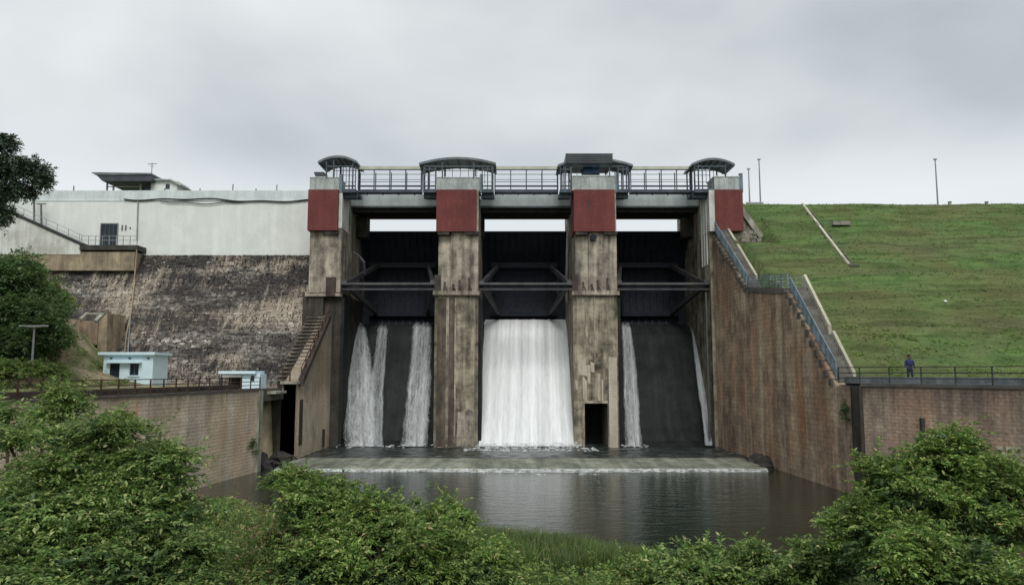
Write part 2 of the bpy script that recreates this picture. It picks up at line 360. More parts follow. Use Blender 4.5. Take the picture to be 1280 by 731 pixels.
def slope(x, y):
    z = 6.45+np.clip(y-45.5, 0, None)*.594
    lump = (noise2(x*.22, y*1.5, 8)-.5)*.8+(noise2(x*.9, y*2.0, 9)-.5)*(.2+.35*sstep(54, 48, y))+(noise2(x*.12, y*.5, 10)-.5)*.6
    z = z+lump*sstep(46, 49, y)*sstep(78, 73, y)
    z = np.minimum(z, 24.55+(noise2(x*.5, y*.5, 2)-.5)*.12)
    return np.where(y > 84, np.maximum(24.55-(y-84)*.5, 12), z)
def lplat(x, y):
    z = 5.75+0*x
    mound = 7.0*np.exp(-(((x+48)/11)**2+((y-62)/9.5)**2))+3.0*np.exp(-(((x+38)/3.6)**2+((y-62)/4)**2))
    z = z+mound+(noise2(x*.5, y*.5, 4)-.5)*.35*sstep(-27, -33, x)
    z = z-.5*sstep(-25, -22, x)*0
    return np.where(y > 76, 17.5, z)
def height(x, y):
    z = bank(x, y)
    z = np.where(y > 34, np.minimum(z, -1.5+0*z) if False else z, z)
    L = x < xl(y)-.7; R = x > xr(y)+.7
    near = sstep(10, 24, y)
    z = np.where(L, z*(1-near)+lplat(x, y)*near, z)
    z = np.where(R, z*(1-near)+slope(x, y)*near, z)
    st = np.interp(y, [46.2, 52.6, 61.4, 70.2], [6.3, 12.4, 13.2, 19.9])
    z = np.where(R & (x < xr(y)+1.2) & (y > 44.5) & (y < 71), np.minimum(z, st-.5), z)
    z = np.where((x > 20.5) & (x < 24.2) & (y > 66) & (y < 71.2), np.minimum(z, 18.7), z)
    z = np.where((y > 84) & (x > -19) & (x < 19.5), 11, z)
    far = sstep(90, 200, np.abs(x))
    return z
def terrain():
    def lines(a, b, st, far):
        m = list(np.arange(a, b+.01, st)); g = [1.6**k for k in range(1, 17)]
        return [a-q for q in reversed([x*.8 for x in g if x < far])]+m+[b+x*.8 for x in g if x < far]
    xs = np.array(lines(-60, 62, .5, 4000)); ys = np.array(lines(-6, 86, .5, 4000))
    gx, gy = np.meshgrid(xs, ys); z = height(gx, gy)
    v = np.stack([gx, gy, z], -1).reshape(-1, 3); nx, ny = len(xs), len(ys)
    i = np.arange(nx-1)[None, :]+np.arange(ny-1)[:, None]*nx; i = i.ravel()
    f = np.stack([i, i+1, i+1+nx, i+nx], -1)
    o = link('ground', v, f, 'grass_ground', smooth=True); tag(o, kind='structure')
    o.data.materials.append(M['soil'])
    cx = v[f[:, 0], 0]; cy = v[f[:, 0], 1]
    mi = ((cx < -18) & (cy > 30) & (cx > -60) & (cy < 78)).astype(np.int32); o.data.polygons.foreach_set('material_index', mi)
terrain()

# ------------------------------------------------------------------ water
def water_sheet(name, m, pts, z):
    o = link(name, [(x, y, z) for x, y in pts], [tuple(range(len(pts)))], m); return tag(o, kind='structure')
water_sheet('pool_water', 'pool_water', [(-25, 14), (40, 14), (40, 26), (20.8, 44), (19.9, 61.3), (-18.6, 61.3), (-24, 61.2), (-24, 55), (-19.5, 55)], 0.0)
def rippled(name, m, x0, x1, y0, y1, z, amp):
    xs = np.linspace(x0, x1, 120); ys = np.linspace(y0, y1, 50); gx, gy = np.meshgrid(xs, ys)
    gz = z+(noise2(gx*1.1, gy*1.8, 31)-.5)*amp+(noise2(gx*2.6, gy*3.6, 32)-.5)*amp*.5
    i = (np.arange(119)[None, :]+np.arange(49)[:, None]*120).ravel()
    return tag(link(name, np.stack([gx, gy, gz], -1).reshape(-1, 3), np.stack([i, i+1, i+121, i+120], -1), m, smooth=True), kind='structure')
rippled('stilling_water', 'churned_water', -17.3, 19.4, 61.0, 80, .22, .14)
def weir():
    t = thing('end_weir', 'low pale concrete weir across the basin below the spillway, wet along its lip', 'weir', (1, 57, -1))
    xs = np.linspace(-17.25, 18.6, 110); prof = [(61.6, -1.0), (61.5, .26), (60.6, .30), (55.6, .22), (55.1, .14), (54.95, -.2), (54.8, -1.2)]
    v = []; 
    for j, (y, z) in enumerate(prof):
        jj = (noise2(xs*.8, xs*0+j*.0, 41)-.5)*.22*(j > 2); v.append(np.stack([xs, y+jj, z+(noise2(xs*1.1, xs*0+j, 42)-.5)*.09*(0 < j < 5)], -1))
    v = np.concatenate(v); n = len(xs); i = (np.arange(n-1)[None, :]+np.arange(len(prof)-1)[:, None]*n).ravel()
    link('sill', v, np.stack([i+n, i+n+1, i+1, i], -1), 'weir_concrete', t)
    xs = np.linspace(-17.2, 18.5, 260)
    wv = .05+.14*noise2(xs*1.3, xs*0, 45)+.22*np.exp(-((xs-1.2)/3.2)**2)
    yf = 54.9+(noise2(xs*.8, xs*0, 41)-.5)*.22
    v = np.concatenate([np.stack([xs, yf+.12, .19+.03*noise2(xs*3, xs*0, 46)], -1), np.stack([xs, yf-.02, .17+.05*noise2(xs*4, xs*0, 47)], -1), np.stack([xs, yf-wv*.7-.1, .03+0*xs], -1), np.stack([xs, yf-wv*2.0-.1, .012+0*xs], -1)])
    n = 260; i = (np.arange(n-1)[None, :]+np.arange(3)[:, None]*n).ravel()
    tag(link('lip_foam', v, np.stack([i+n, i+n+1, i+1, i], -1), 'foam', t, smooth=True), kind='stuff')
weir()

# ------------------------------------------------------------------ spillway: piers, chutes, gates
YF = 70.0; YB = 84.0
XA, X2L, X2R, X3L, X3R, XB = -16.3, -7.33, -3.19, 5.78, 10.0, 18.9    # bay and pier faces
ZT = Z(238, YF)          # top of the red cladding
ZR = Z(290, YF)          # its underside
ZL = Z(369, YF)          # trunnion ledge
def pier(x0, x1, label, culvert=False):
    t = thing('spillway_pier', label, 'pier', ((x0+x1)/2, YF, 0))
    w = x1-x0; cx = (x0+x1)/2
    # lower shaft with a rounded nose edge; the culvert leaves an opening
    c = .35
    if not culvert:
        B().prism([(x0+c, YF), (x1-c, YF), (x1, YF+c), (x1, YB), (x0, YB), (x0, YF+c)], -1, ZL, 'z').build('lower_shaft', 'pier_concrete_low', t)
    else:
        ox0, ox1, oz = X(731, 530, YF), X(760, 530, YF), Z(504, YF)
        b = B(); b.prism([(x0+c, YF), (x1-c, YF), (x1, YF+c), (x1, YB), (x0, YB), (x0, YF+c)], oz, ZL, 'z')
        b.prism([(x0+c, YF+.002), (ox0, YF+.002), (ox0, YB), (x0, YB), (x0, YF+c)], -1, oz, 'z')
        b.prism([(ox1, YF+.002), (x1-c, YF+.002), (x1, YF+c), (x1, YB), (ox1, YB)], -1, oz, 'z').build('lower_shaft', 'pier_concrete_low', t)
        box('culvert_back', 'chute_concrete', t, ox0, ox1, YF+5, YF+5.4, -1, oz)
        B().box(ox0-.22, ox0, YF-.06, YF+.3, .1, oz+.25).box(ox0, ox1, YF-.05, YF+.3, oz+.01, oz+.28).build('culvert_frame', 'pier_concrete', t)
        # new render: pale pilaster and the patched white drips above the mouth
        box('pilaster', 'pale_render', t, X(761, 500, YF), X(771.5, 500, YF), YF-.16, YF+.4, .1, Z(446, YF))
        for a, bb, zt, zb in ((722, 734, 447, 470), (728, 731, 470, 500), (734, 738, 455, 480), (738, 743, 452, 466), (747, 750, 466, 503), (752, 754, 474, 503), (731, 733.5, 474, 502), (719, 722, 474, 488)):
            y = YF-.012-.002*(a % 5)
            B().prism([(X(a, zt, y), Z(zt, y)), (X(bb, zt, y), Z(zt+1.5, y)), (X(bb, zb, y), Z(zb, y)), (X(a+.8, zb, y), Z(zb-2, y))], y, YF+.02, 'y').build('render_patch', 'pale_render', t)
    if not culvert:
        box('stained_panel', 'wet_stain', t, x0+.28, x0+1.15, YF-.02, YF+.2, .3, ZL-.3); box('stained_panel', 'wet_stain', t, x0+1.35, x0+2.05, YF-.015, YF+.2, .3, ZL-.2)
        B().prism([(x0+2.15, .35), (x1-.42, .35), (x1-.40, 3.6), (x1-.9, 3.75), (x1-1.3, 3.45), (x0+2.3, 3.5)], YF-.03, YF+.1, 'y').build('render_patch', 'pier_concrete', t)
    box('ledge', 'pier_concrete', t, x0-.12, x1+.12, YF-.35, YF+3, ZL, ZL+.38)
    ux0, ux1 = x0+.28, x1-.02
    g0, g1 = ux0+.02, ux0+w*.30
    B().box(ux0, g1, YF+.45, YB, ZL+.38, ZT).box(g1, ux1, YF+.12, YB, ZL+.38, ZT).build('upper_shaft', 'pier_concrete', t)
    box('corbel', 'dark_concrete', t, ux0-.02, ux0+w*.26, YF-.28, YF+.5, ZR-.30, ZR-.004); box('corbel', 'dark_concrete', t, ux1-w*.30, ux1+.04, YF-.28, YF+.5, ZR-.30, ZR-.004)
    box('red_cladding', 'red_paint', t, x0+.12, x1-.20, YF-.35, YF+3.2, ZR, ZT)
    # trunnion housings at both faces
    for s, xx in ((-1, x0), (1, x1)):
        if (s < 0 and x0 < -17) or (s > 0 and x1 > 19): continue
        h = B().box(xx-.5*(s > 0)-.05, xx+.5*(s < 0)+.05, YF+.35, YF+1.6, ZL+.38, ZL+2.0).build('trunnion_block', 'rust_dark', t)
    return t
plain('rust_dark', (.05, .037, .032), .8, 0, .5)
weathered('pale_render', (.62, .56, .46), (.52, .46, .36), (.2, .17, .13), .2, .4, off=19, bump=.2)
PL = pier(X2L, X2R, 'stained concrete spillway pier between the left bay and the full white central fall')
PR = pier(X3L, X3R, 'stained concrete spillway pier with a dark square culvert mouth at its foot', True)
for t, dx in ((PL, 0), (PR, 0)):
    # rough clutter standing on the ledge: old bolts, a ladder foot and a lamp box
    x0 = X2L if t is PL else X3L
    for k, (q, hh) in enumerate(((.9, .9), (1.7, .7), (2.3, 1.1), (3.2, 1.3))):
        B().bar((x0+q, YF-.12, ZL+.36), (x0+q+.1, YF+.05, ZL+.38+hh), .13).bar((x0+q+.32, YF-.15, ZL+.36), (x0+q-.02, YF+.05, ZL+.3+hh), .09).build('bracket', 'rust_dark', t)
    for a, b_ in ((.27, .33), (.46, .49)): box('rib', 'pier_concrete', t, x0+4.2*a, x0+4.2*b_, YF-.07, YF+.2, (ZL-6.5 if t is PR else .6), ZL-.004)
bx = X3L+1.95
B().prism([(bx-.55, ZT-1.0), (bx-.38, ZT-.95), (bx-.36, ZT-1.8), (bx-.5, ZT-2.0), (bx-.62, ZT-1.7)], YF-.37, YF-.35, 'y').build('rust_scar', 'rust_dark', PR)
B().tube([(bx, YF-.37, ZR-.55), (bx, YF+.2, ZR-.55)], [.32, .32], 12).build('drain_mouth', 'gate_black', PR)
def abutments():
    t = thing('spillway_pier', 'end pier of the spillway against the white dam wall, steps running down beside it', 'pier', (-18, YF, 0))
    x0, x1 = X(386, 262, YF), X(425, 262, YF)
    box('upper_shaft', 'pier_concrete', t, x0+.1, x0+1.3, YF+.35, YB, ZL+.3, ZT)
    box('inner_shaft', 'pier_concrete', t, x0+1.3, XA, YF+.1, YB, ZL+.3, ZT-.01)
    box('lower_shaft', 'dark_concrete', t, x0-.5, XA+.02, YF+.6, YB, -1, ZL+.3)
    box('red_cladding', 'red_paint', t, x0, x0+2.86, YF-.35, YF+3.2, ZR+.1, ZT)
    box('side_face', 'white_wall_grimy', t, x0+2.86, XA+.03, YF+.05, YF+3, ZR+.4, ZT-.02)
    B().box(x0+1.4, x0+2.9, YF-.2, YF+.4, ZR-.25, ZR+.096).build('corbel', 'dark_concrete', t)
    B().box(x0+1.85, x0+2.75, YF-.15, YF+.5, ZL-.1, ZL+1.7).build('trunnion_block', 'rust_dark', t)
    B().box(x0-.1, XA+.1, YF-.1, YF+.7, ZL-.1, ZL+.2).build('ledge', 'pier_concrete', t)
    B().box(x0+.2, x0+1.6, YF+.1, YF+.7, ZL-3.4, ZL-.1).build('niche_panel', 'dark_concrete', t)
    t2 = thing('spillway_pier', 'end pier of the spillway beside the grass embankment, stairs starting at its foot', 'pier', (20, YF, 0))
    x0, x1 = X(893, 262, YF), X(927.5, 262, YF)
    box('lower_shaft', 'pier_concrete_low', t2, XB, x1+.8, YF+.3, YB, -1, ZR-.1)
    box('upper_shaft', 'pier_concrete', t2, XB+.03, x1-.3, YF+.45, YB, ZR-.1, ZT)
    box('red_cladding', 'red_paint', t2, x0, x1, YF-.35, YF+3.2, ZR+.05, ZT)
    B().prism([(YF-.2, ZR+.05), (YF+3, ZR+.3), (YF+3, ZT-.02), (YF-.2, ZT-.02)], XB-.05, x0-.004, 'x').build('side_face', 'white_wall_grimy', t2)
    for k in range(3):
        B().box(XB-.12, XB-.02, YF+.9+k*.9, YF+1.15+k*.9, ZR-3, ZT-.3).build('buttress_strip', 'white_wall_grimy', t2)
abutments()
def chute(x0, x1, label):
    t = thing('spillway_chute', label, 'spillway', ((x0+x1)/2, 75, 0))
    prof = [(84, 6), (83.5, 10.5), (82.4, 12.0), (81, 12.45), (79.6, 12.1), (78.2, 11.0), (76.8, 9.0), (75.4, 6.3), (74.2, 3.8), (73.2, 1.8), (72, .7), (70.6, .3), (70.0, .25), (70, -1)]
    b = B()
    n = 10; v = []; f = []
    for i, (y, z) in enumerate(prof):
        for k in range(n+1): v.append((x0+.003+(x1-x0-.006)*k/n, y, z))
    for i in range(len(prof)-1):
        for k in range(n): f.append((i*(n+1)+k, i*(n+1)+k+1, (i+1)*(n+1)+k+1, (i+1)*(n+1)+k))
    link('crest_face', v, f, 'chute_concrete', t, smooth=False)
    box('side_strip', 'chute_concrete', t, x0+.02, x0+.32, YF+.6, YF+3.0, .3, ZL-.2)
    return t
chute(XA, X2L, 'dark wet spillway chute of the bay nearest the masonry dam')
chute(X2R, X3L, 'spillway chute hidden behind the full white fall')
chute(X3R, XB, 'dark mossy spillway chute of the bay nearest the grass embankment')
box('guide_rail', 'pole_dark', bpy.data.objects['spillway_chute.002'], XB-.55, XB-.40, YF+.3, YF+.5, .3, Z(365, YF))
def gate(x0, x1, label):
    t = thing('radial_gate', label, 'sluice gate', ((x0+x1)/2, 79, 12))
    TY, TZ = YF+1.0, Z(355, YF+1); a0 = math.atan2(Z(403, 80.6)-TZ-(0 if -4 < x0 < 0 else .9), 80.6-TY); R = math.hypot(Z(403, 80.6)-TZ, 80.6-TY)
    zt = Z(290, 78.8); a1 = math.asin((zt-TZ)/R)
    def at(a, r=R): return (TY+math.cos(a)*r, TZ+math.sin(a)*r)
    n = 14; v = []; f = []
    for i in range(n+1):
        y, z = at(a0+(a1-a0)*i/n); y2, z2 = at(a0+(a1-a0)*i/n, R+.12)
        v += [(x0-.08, y, z), (x1+.08, y, z), (x0-.08, y2, z2), (x1+.08, y2, z2)]
    for i in range(n):
        o = i*4; f += [(o, o+1, o+5, o+4), (o+3, o+2, o+6, o+7), (o+2, o, o+4, o+6), (o+1, o+3, o+7, o+5)]
    f += [(0, 2, 3, 1), (n*4, n*4+1, n*4+3, n*4+2)]
    link('skin_plate', v, f, 'gate_black', t)
    for k in range(1, 12):       # vertical stiffeners on the skin
        xx = x0+(x1-x0)*k/12; b = B(); pts = [(xx, *at(a0+(a1-a0)*i/6, R-.10)) for i in range(7)]
        for p, q in zip(pts, pts[1:]): b.bar(p, q, .09, .2)
        b.build('stiffener', 'gate_black', t)
    for py, m in ((328, 'gate_black'), (393, 'gate_black')):      # main girders
        z = Z(py, 79.2); a = math.asin((z-TZ)/R); y, z = at(a, R-.7)
        B().box(x0+.9, x1-.9, y-.25, y+.35, z-.28, z+.28).build('girder', m, t)
    for s, xx in ((1, x0), (-1, x1)):
        for py in (328, 393):
            z = Z(py, 79.2); a = math.asin((z-TZ)/R); y, z = at(a, R-.95)
            bar('arm', 'gate_arm', t, (xx+s*.25, TY, TZ), (xx+s*1.75, y, z), .34, .42)
        za = math.asin((Z(328, 79.2)-TZ)/R); y, z = at(za, R*.55); y2, z2 = at(-.22, R*.55)
        bar('arm_brace', 'gate_arm', t, (xx+s*1.0, y, z), (xx+s*1.0, y2, z2), .14)
        bar('arm_strut', 'gate_arm', t, (xx+s*.3, TY+.3, TZ+.1), (xx+s*2.3, *at(.1, R*.82)), .16)
        B().tube([(xx-s*.02, TY, TZ), (xx+s*.5, TY, TZ)], [.42, .42], 12).build('trunnion', 'gate_arm', t)
    B().tube([(x0+.02, YF+.55, Z(354.5, YF)), (x1-.02, YF+.55, Z(354.5, YF))], [.17, .17], 8).build('tie_tube', 'gate_arm', t)
    bar('tie_beam', 'gate_arm', t, (x0+.02, YF+.5, Z(361, YF)), (x1-.02, YF+.5, Z(361, YF)), .22, .16)
    B().box(x0+.02, x1-.02, YF+.5, YF+1.3, Z(359.5, YF), Z(358.5, YF)).build('service_walk', 'gate_black', t)
    return t
GA = gate(XA, X2L, 'black radial gate over the two ragged falls near the masonry dam')
gate(X2R, X3L, 'black radial gate above the full white central fall')
gate(X3R, XB, 'black radial gate over the mostly dry bay beside the embankment')
# broken hoist arm hanging in the left bay
bb = B(); q = [(X(441, 315, 73), 73, Z(315, 73)), (X(449, 320, 73), 73, Z(320, 73)), (X(455, 328, 73), 73, Z(328, 73)), (X(456, 340, 73.3), 73.3, Z(342, 73.3))]
bb.tube(q, [.10, .12, .16, .08], 6).build('hoist_link', 'gate_arm', GA)

def fall(name, label, m, stations, nu=30, nv=60, amp=.22, seed=1):
    """stations: (v 0..1, xl, xr, Y, z) down the fall"""
    st = np.array(stations); vs = np.linspace(0, 1, nv); us = np.linspace(0, 1, nu)
    xl_ = np.interp(vs, st[:, 0], st[:, 1]); xr_ = np.interp(vs, st[:, 0], st[:, 2]); yy = np.interp(vs, st[:, 0], st[:, 3]); zz = np.interp(vs, st[:, 0], st[:, 4])
    U, V = np.meshgrid(us, vs)
    x = xl_[:, None]+(xr_-xl_)[:, None]*U; w = x*2.1
    d = (noise2(w+seed*9, V*3, seed)-.5)*amp+(noise2(w*2.7, V*7, seed+1)-.5)*amp*.6*np.clip(V*1.3, .2, 1)
    x = x+(noise2(V*14+U*2, U*0+seed, seed+2)-.5)*.22*V*(np.abs(U-.5)*2)
    y = yy[:, None]-d-.12*V
    z = zz[:, None]+0*U
    i = (np.arange(nu-1)[None, :]+np.arange(nv-1)[:, None]*nu).ravel()
    o = link(name, np.stack([x, y, z], -1).reshape(-1, 3), np.stack([i+nu, i+nu+1, i+1, i], -1), m, uvs=np.stack([U, V], -1).reshape(-1, 2), smooth=True)
    return tag(o, label, 'waterfall')
def prof(v):   # ballistic nappe off the crest
    pts = [(0, 80.7, 12.75), (.12, 79, 12.0), (.25, 77.3, 10.3), (.4, 75.8, 8.0), (.6, 74.0, 5.0), (.8, 72.3, 2.4), (.93, 71.2, .9), (1, 70.5, .20)]
    return np.interp(v, [p[0] for p in pts], [p[1] for p in pts]), np.interp(v, [p[0] for p in pts], [p[2] for p in pts])
def fallpx(label, m, rows, lift=.25, **k):
    """rows: (v, px left, px right) along the nappe"""
    out = []
    for v in np.linspace(0, 1, 14):
        y, z = prof(v); py = 365.5-FPX*((z-CAMZ)*CT-y*ST)/((z-CAMZ)*ST+y*CT)
        l = np.interp(v, [r[0] for r in rows], [r[1] for r in rows]); r_ = np.interp(v, [r[0] for r in rows], [r[2] for r in rows])
        out.append((v, X(l, py, y), X(r_, py, y), y-lift, z+lift*.5))
    return fall('waterfall', label, m, out, **k)
fallpx('full white sheet of water filling the central bay', 'fall_full', [(0, 605, 714), (.4, 602, 716), (1, 596.5, 722)], nu=70, nv=60, amp=.14, seed=3)
bk = fallpx('second white layer of water behind the central sheet', 'fall_full', [(0, 605, 714), (1, 599, 718)], lift=.0, nu=30, nv=30, seed=4)
bk.name = 'backing_sheet'; p_ = bpy.data.objects['waterfall']; bk.parent = p_
for k_ in ('label', 'category'): del bk[k_]
fallpx('broad ragged grey fall nearest the masonry dam side of the spillway', 'fall_lacy', [(0, 437, 452), (.15, 433, 462), (.4, 429, 472), (1, 423.5, 482)], nu=30, seed=5)
fallpx('wispy thread of water in the middle of the dark bay', 'fall_thin', [(0, 473, 487), (.25, 468, 486), (.6, 460, 482), (1, 462, 481)], nu=16, lift=.1, seed=6)
fallpx('lacy fall running down against the second pier in the same dark bay', 'fall_lacy', [(0, 512, 545), (.4, 508, 544), (1, 496, 541)], nu=26, seed=7)
fallpx('speckled fall hugging the pier that has the culvert', 'fall_lacy', [(0, 773, 787), (.4, 775, 797), (1, 778, 806)], nu=20, seed=8)
fallpx('thin slanting stream on the mossy chute beside the brown wall', 'fall_side', [(0, 859, 869), (.4, 866, 877), (1, 880, 890)], nu=8, lift=.45, amp=.08, seed=9)
def foam_patch(name, label, x0, x1, y0, y1, z, n, r, zj=0.0):
    b = B(); z0_ = z
    for _ in range(n):
        cx = random.uniform(x0, x1); cy = random.uniform(y0, y1); rr = random.uniform(.3, 1)*r; z = z0_+random.random()**3*zj; k = 7; base = len(b.v)
        ring = [(cx+math.cos(a)*rr*random.uniform(.8, 1.9), cy+math.sin(a)*rr*random.uniform(.3, .6), z-.05) for a in [i*2*math.pi/k for i in range(k)]]
        top = [(cx+(p[0]-cx)*.5, cy+(p[1]-cy)*.5, z+random.uniform(.04, .14)*rr*2) for p in ring]
        b.add(ring+top+[(cx, cy, z+.16*rr*2)], [(i, (i+1) % k, k+(i+1) % k, k+i) for i in range(k)]+[(k+i, k+(i+1) % k, 2*k) for i in range(k)])
    return tag(b.build(name, 'foam', smooth=True), label, 'foam', kind='stuff')
foam_patch('foam', 'white foam boiling up under the central fall', X2R-.2, X3L+.6, 69.7, 70.6, .2, 420, .20, .5)
foam_patch('foam', 'foam streaks drifting off the foot of the central fall', X2R-1, X3L+1.8, 66.5, 69.7, .27, 110, .24)
foam_patch('foam', 'froth under the falls of the bay nearest the dam', XA, X2L, 69.8, 70.8, .2, 110, .17, .3)
foam_patch('foam', 'froth at the foot of the speckled fall', X3R, X3R+2.6, 69.8, 70.8, .2, 44, .17, .3)
foam_patch('foam', 'drifting foam flecks below the weir', -3, 6, 53.2, 54.9, .02, 26, .22)

# ------------------------------------------------------------------ road bridge, hoist walkways, shelters
def road_bridge():
    z0, z1 = Z(259, 74), Z(243, 74)
    for (x0, x1, lab) in ((XA, X2L+.28, 'pale blue concrete road bridge span over the bay nearest the masonry dam'), (X2R-.02, X3L+.28, 'pale blue concrete road bridge span over the white central fall'), (X3R-.02, XB+.03, 'pale blue concrete road bridge span over the bay beside the embankment')):
        t = thing('road_bridge', lab, 'bridge', ((x0+x1)/2, 77, z0))
        box('fascia', 'blue_white', t, x0, x1, 74, 74.3, z0, z1)
        box('cornice', 'roof_sheet', t, x0+.01, x1-.01, 73.88, 74.0, z0-.05, z0+.12)
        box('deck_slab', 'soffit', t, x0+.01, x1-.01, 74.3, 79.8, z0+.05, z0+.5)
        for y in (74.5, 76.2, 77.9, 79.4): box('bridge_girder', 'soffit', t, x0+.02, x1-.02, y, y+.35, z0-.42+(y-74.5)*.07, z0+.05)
        n = 8
        for k in range(n+1):
            xx = x0+.1+(x1-x0-.3)*k/n; box('fascia_rib', 'blue_white', t, xx, xx+.07, 73.96, 74.0, z0+.121, z1)
        box('bearing_post', 'dark_concrete', t, x0+.03, x0+(1.15 if x0 < -10 else .3), 76.5, 78.2, z0-2.6, z0-.43)
        if x1 > 15: box('bearing_post', 'dark_concrete', t, x1-1.0, x1-.03, 76.5, 78.2, z0-2.6, z0-.43)
road_bridge()
def panel_rail(t, x0, x1, y, zb, zt, n, m='steel_dark', rails=(.42, .72)):
    for k in range(n+1):
        xx = x0+(x1-x0)*k/n; box('post', m, t, xx-.045, xx+.045, y-.045, y+.045, zb, zt)
    for r in rails: bar('rail', 'steel_blue', t, (x0, y-.06, zb+(zt-zb)*r), (x1, y-.06, zb+(zt-zb)*r), .05)
def hoist_walk(p0, p1, label):
    Y = 71.2; zd = Z(240.5, Y); zt = Z(213, Y); zc = Z(208.3, Y); x0, x1 = X(p0, 240, Y), X(p1, 240, Y)
    t = thing('hoist_walkway', label, 'walkway', ((x0+x1)/2, Y, zd))
    box('deck', 'steel_dark', t, x0, x1, Y, Y+.9, zd, Z(236.8, Y))
    bar('toe_beam', 'steel_dark', t, (x0, Y-.08, Z(233, Y)), (x1, Y-.08, Z(233, Y)), .07, .17)
    panel_rail(t, x0+.05, x1-.05, Y, Z(236.8, Y), zt, 4, rails=(.5, .78))
    panel_rail(t, x0+.05, x1-.05, Y+.86, Z(236.8, Y), zt, 4, rails=(.5,))
    box('cover_beam', 'cream_paint', t, x0, x1, Y-.12, Y+.25, zt+.07, zc)
    bar('cover_angle', 'steel_dark', t, (x0, Y-.13, zt+.03), (x1, Y-.13, zt+.03), .08)
    for k in range(4):
        xx = x0+(x1-x0)*(k+.5)/4; bar('cross_beam', 'steel_dark', t, (xx, Y+.1, zd-.05), (xx, Y+.85, zd-.05), .1)
hoist_walk(447, 527, 'steel hoist walkway with cream cover over the bay nearest the masonry dam')
hoist_walk(618, 698, 'steel hoist walkway with cream cover over the white central fall')
hoist_walk(788, 866, 'steel hoist walkway with cream cover over the bay beside the embankment')
def arc_roof(t, x0, x1, y0, y1, ze, rise, th=.22, n=16, tilt=0):
    b = B(); v = []; f = []
    for i in range(n+1):
        u = i/n; xx = x0+(x1-x0)*u; h = rise*(1-(2*u-1)**2)
        for y in (y0, y1): v += [(xx, y, ze+h+tilt*u), (xx, y, ze+h+th+tilt*u)]
    for i in range(n):
        o = i*4; f += [(o, o+4, o+5, o+1), (o+2, o+3, o+7, o+6), (o+1, o+5, o+7, o+3), (o, o+2, o+6, o+4)]
    f += [(0, 1, 3, 2), (n*4, n*4+2, n*4+3, n*4+1)]
    link('roof', v, f, 'roof_sheet', t)
    for k in range(7):       # purlins seen under the sheet
        u = (k+.5)/7; xx = x0+(x1-x0)*u; h = rise*(1-(2*u-1)**2); box('purlin', 'steel_dark', t, xx-.04, xx+.04, y0+.05, y1-.05, ze+h-.09+tilt*u, ze+h-.003+tilt*u)
def shelter(r0, r1, pe, pt, c0, c1, pc, posts, label, plat, extra=None):
    """roof span r0-r1 px, eave/top rows; cabin box c0-c1"""
    Y = 70.0; t = thing('hoist_shelter', label, 'shelter', (X((r0+r1)/2, 230, Y), 71, ZT))
    ze = Z(pe, Y); rise = Z(pt, Y)-ze-.22
    arc_roof(t, X(r0, pe, Y), X(r1, pe, Y), 69.8, 73.2, ze, rise)
    cx0, cx1 = X(c0, 228, Y), X(c1, 228, Y)
    box('cabin', 'cabin_grey', t, cx0, cx1, 70.1, 72.6, ZT+.004, Z(pc, Y))
    n = int((cx1-cx0)/.42)
    for k in range(n+1):
        xx = cx0+(cx1-cx0-.06)*k/n; box('cladding_rib', 'cabin_grey', t, xx, xx+.06, 70.05, 70.1, ZT+.006, Z(pc, Y)-.01)
    box('cabin_cap', 'blue_white', t, cx0-.05, cx1+.05, 70.03, 72.7, Z(pc, Y), Z(pc, Y)+.08)
    # platform wings either side of the pier
    zd = Z(240.5, Y)
    for a, b_ in plat:
        box('platform', 'steel_dark', t, X(a, 240, Y), X(b_, 240, Y), 69.9, 73, zd-.03, Z(236.5, Y))
        B().prism([(X(a, 243, Y), zd-.035), (X(b_, 243, Y), zd-.035), (X(b_, 243, Y), zd-.45), (X(a, 243, Y), zd-.45)], 70.4, 70.9, 'y').build('bracket', 'steel_dark', t)
        panel_rail(t, X(a, 230, Y)+.05, X(b_, 230, Y)-.05, 69.95, Z(236.5, Y), Z(208, Y), 2, rails=(.3, .6, .85))
        bar('toe_beam', 'steel_dark', t, (X(a, 233, Y), 69.9, Z(233, Y)), (X(b_, 233, Y), 69.9, Z(233, Y)), .07, .15)
    for p in posts:
        xx = X(p, 220, Y); u = (p-r0)/(r1-r0); h = rise*(1-(2*u-1)**2)
        for y in (70.0, 73.0): box('roof_post', 'steel_dark', t, xx-.06, xx+.06, y-.06, y+.06, (Z(236.5, Y) if not (c0 < p < c1) else Z(pc, Y)+.08), ze+h-.01)
    xs0, xs1 = X(posts[0], 210, Y), X(posts[-1], 210, Y)
    for py in (208,): bar('tie_rail', 'steel_blue', t, (xs0, 70.0, Z(py, Y)), (xs1, 70.0, Z(py, Y)), .06)
    for k in range(1, 8):
        xx = xs0+(xs1-xs0)*k/8; u = (xx-X(r0, pe, Y))/(X(r1, pe, Y)-X(r0, pe, Y)); h = rise*(1-(2*u-1)**2)
        bar('mullion', 'pole_grey', t, (xx, 72.9, Z(pc, Y)+.1), (xx, 72.9, ze+h-.02), .05)
    bar('tie_rail', 'pole_grey', t, (xs0, 72.9, Z(204, Y)+.05), (xs1, 72.9, Z(204, Y)+.05), .05)
    # valve column beside the cabin
    B().box(cx1-.02, cx1+.28, 70.0, 70.35, ZT-.2, Z(pc, Y)+.35).build('control_box', 'steel_blue', t)
    return t
t = shelter(398, 447, 205, 195, 387, 424, 222, (408, 417, 441), 'short barrel roofed hoist shelter on the pier next to the white dam wall', [(428, 445)])
B().prism([(X(393, 220, 70), Z(221, 70)+.1), (X(404, 220, 70), Z(221, 70)+.1), (X(404, 216, 70), Z(214, 70)), (X(391, 216, 70), Z(214, 70))], 70.3, 72, 'y').build('duct_hood', 'roof_dark', t)
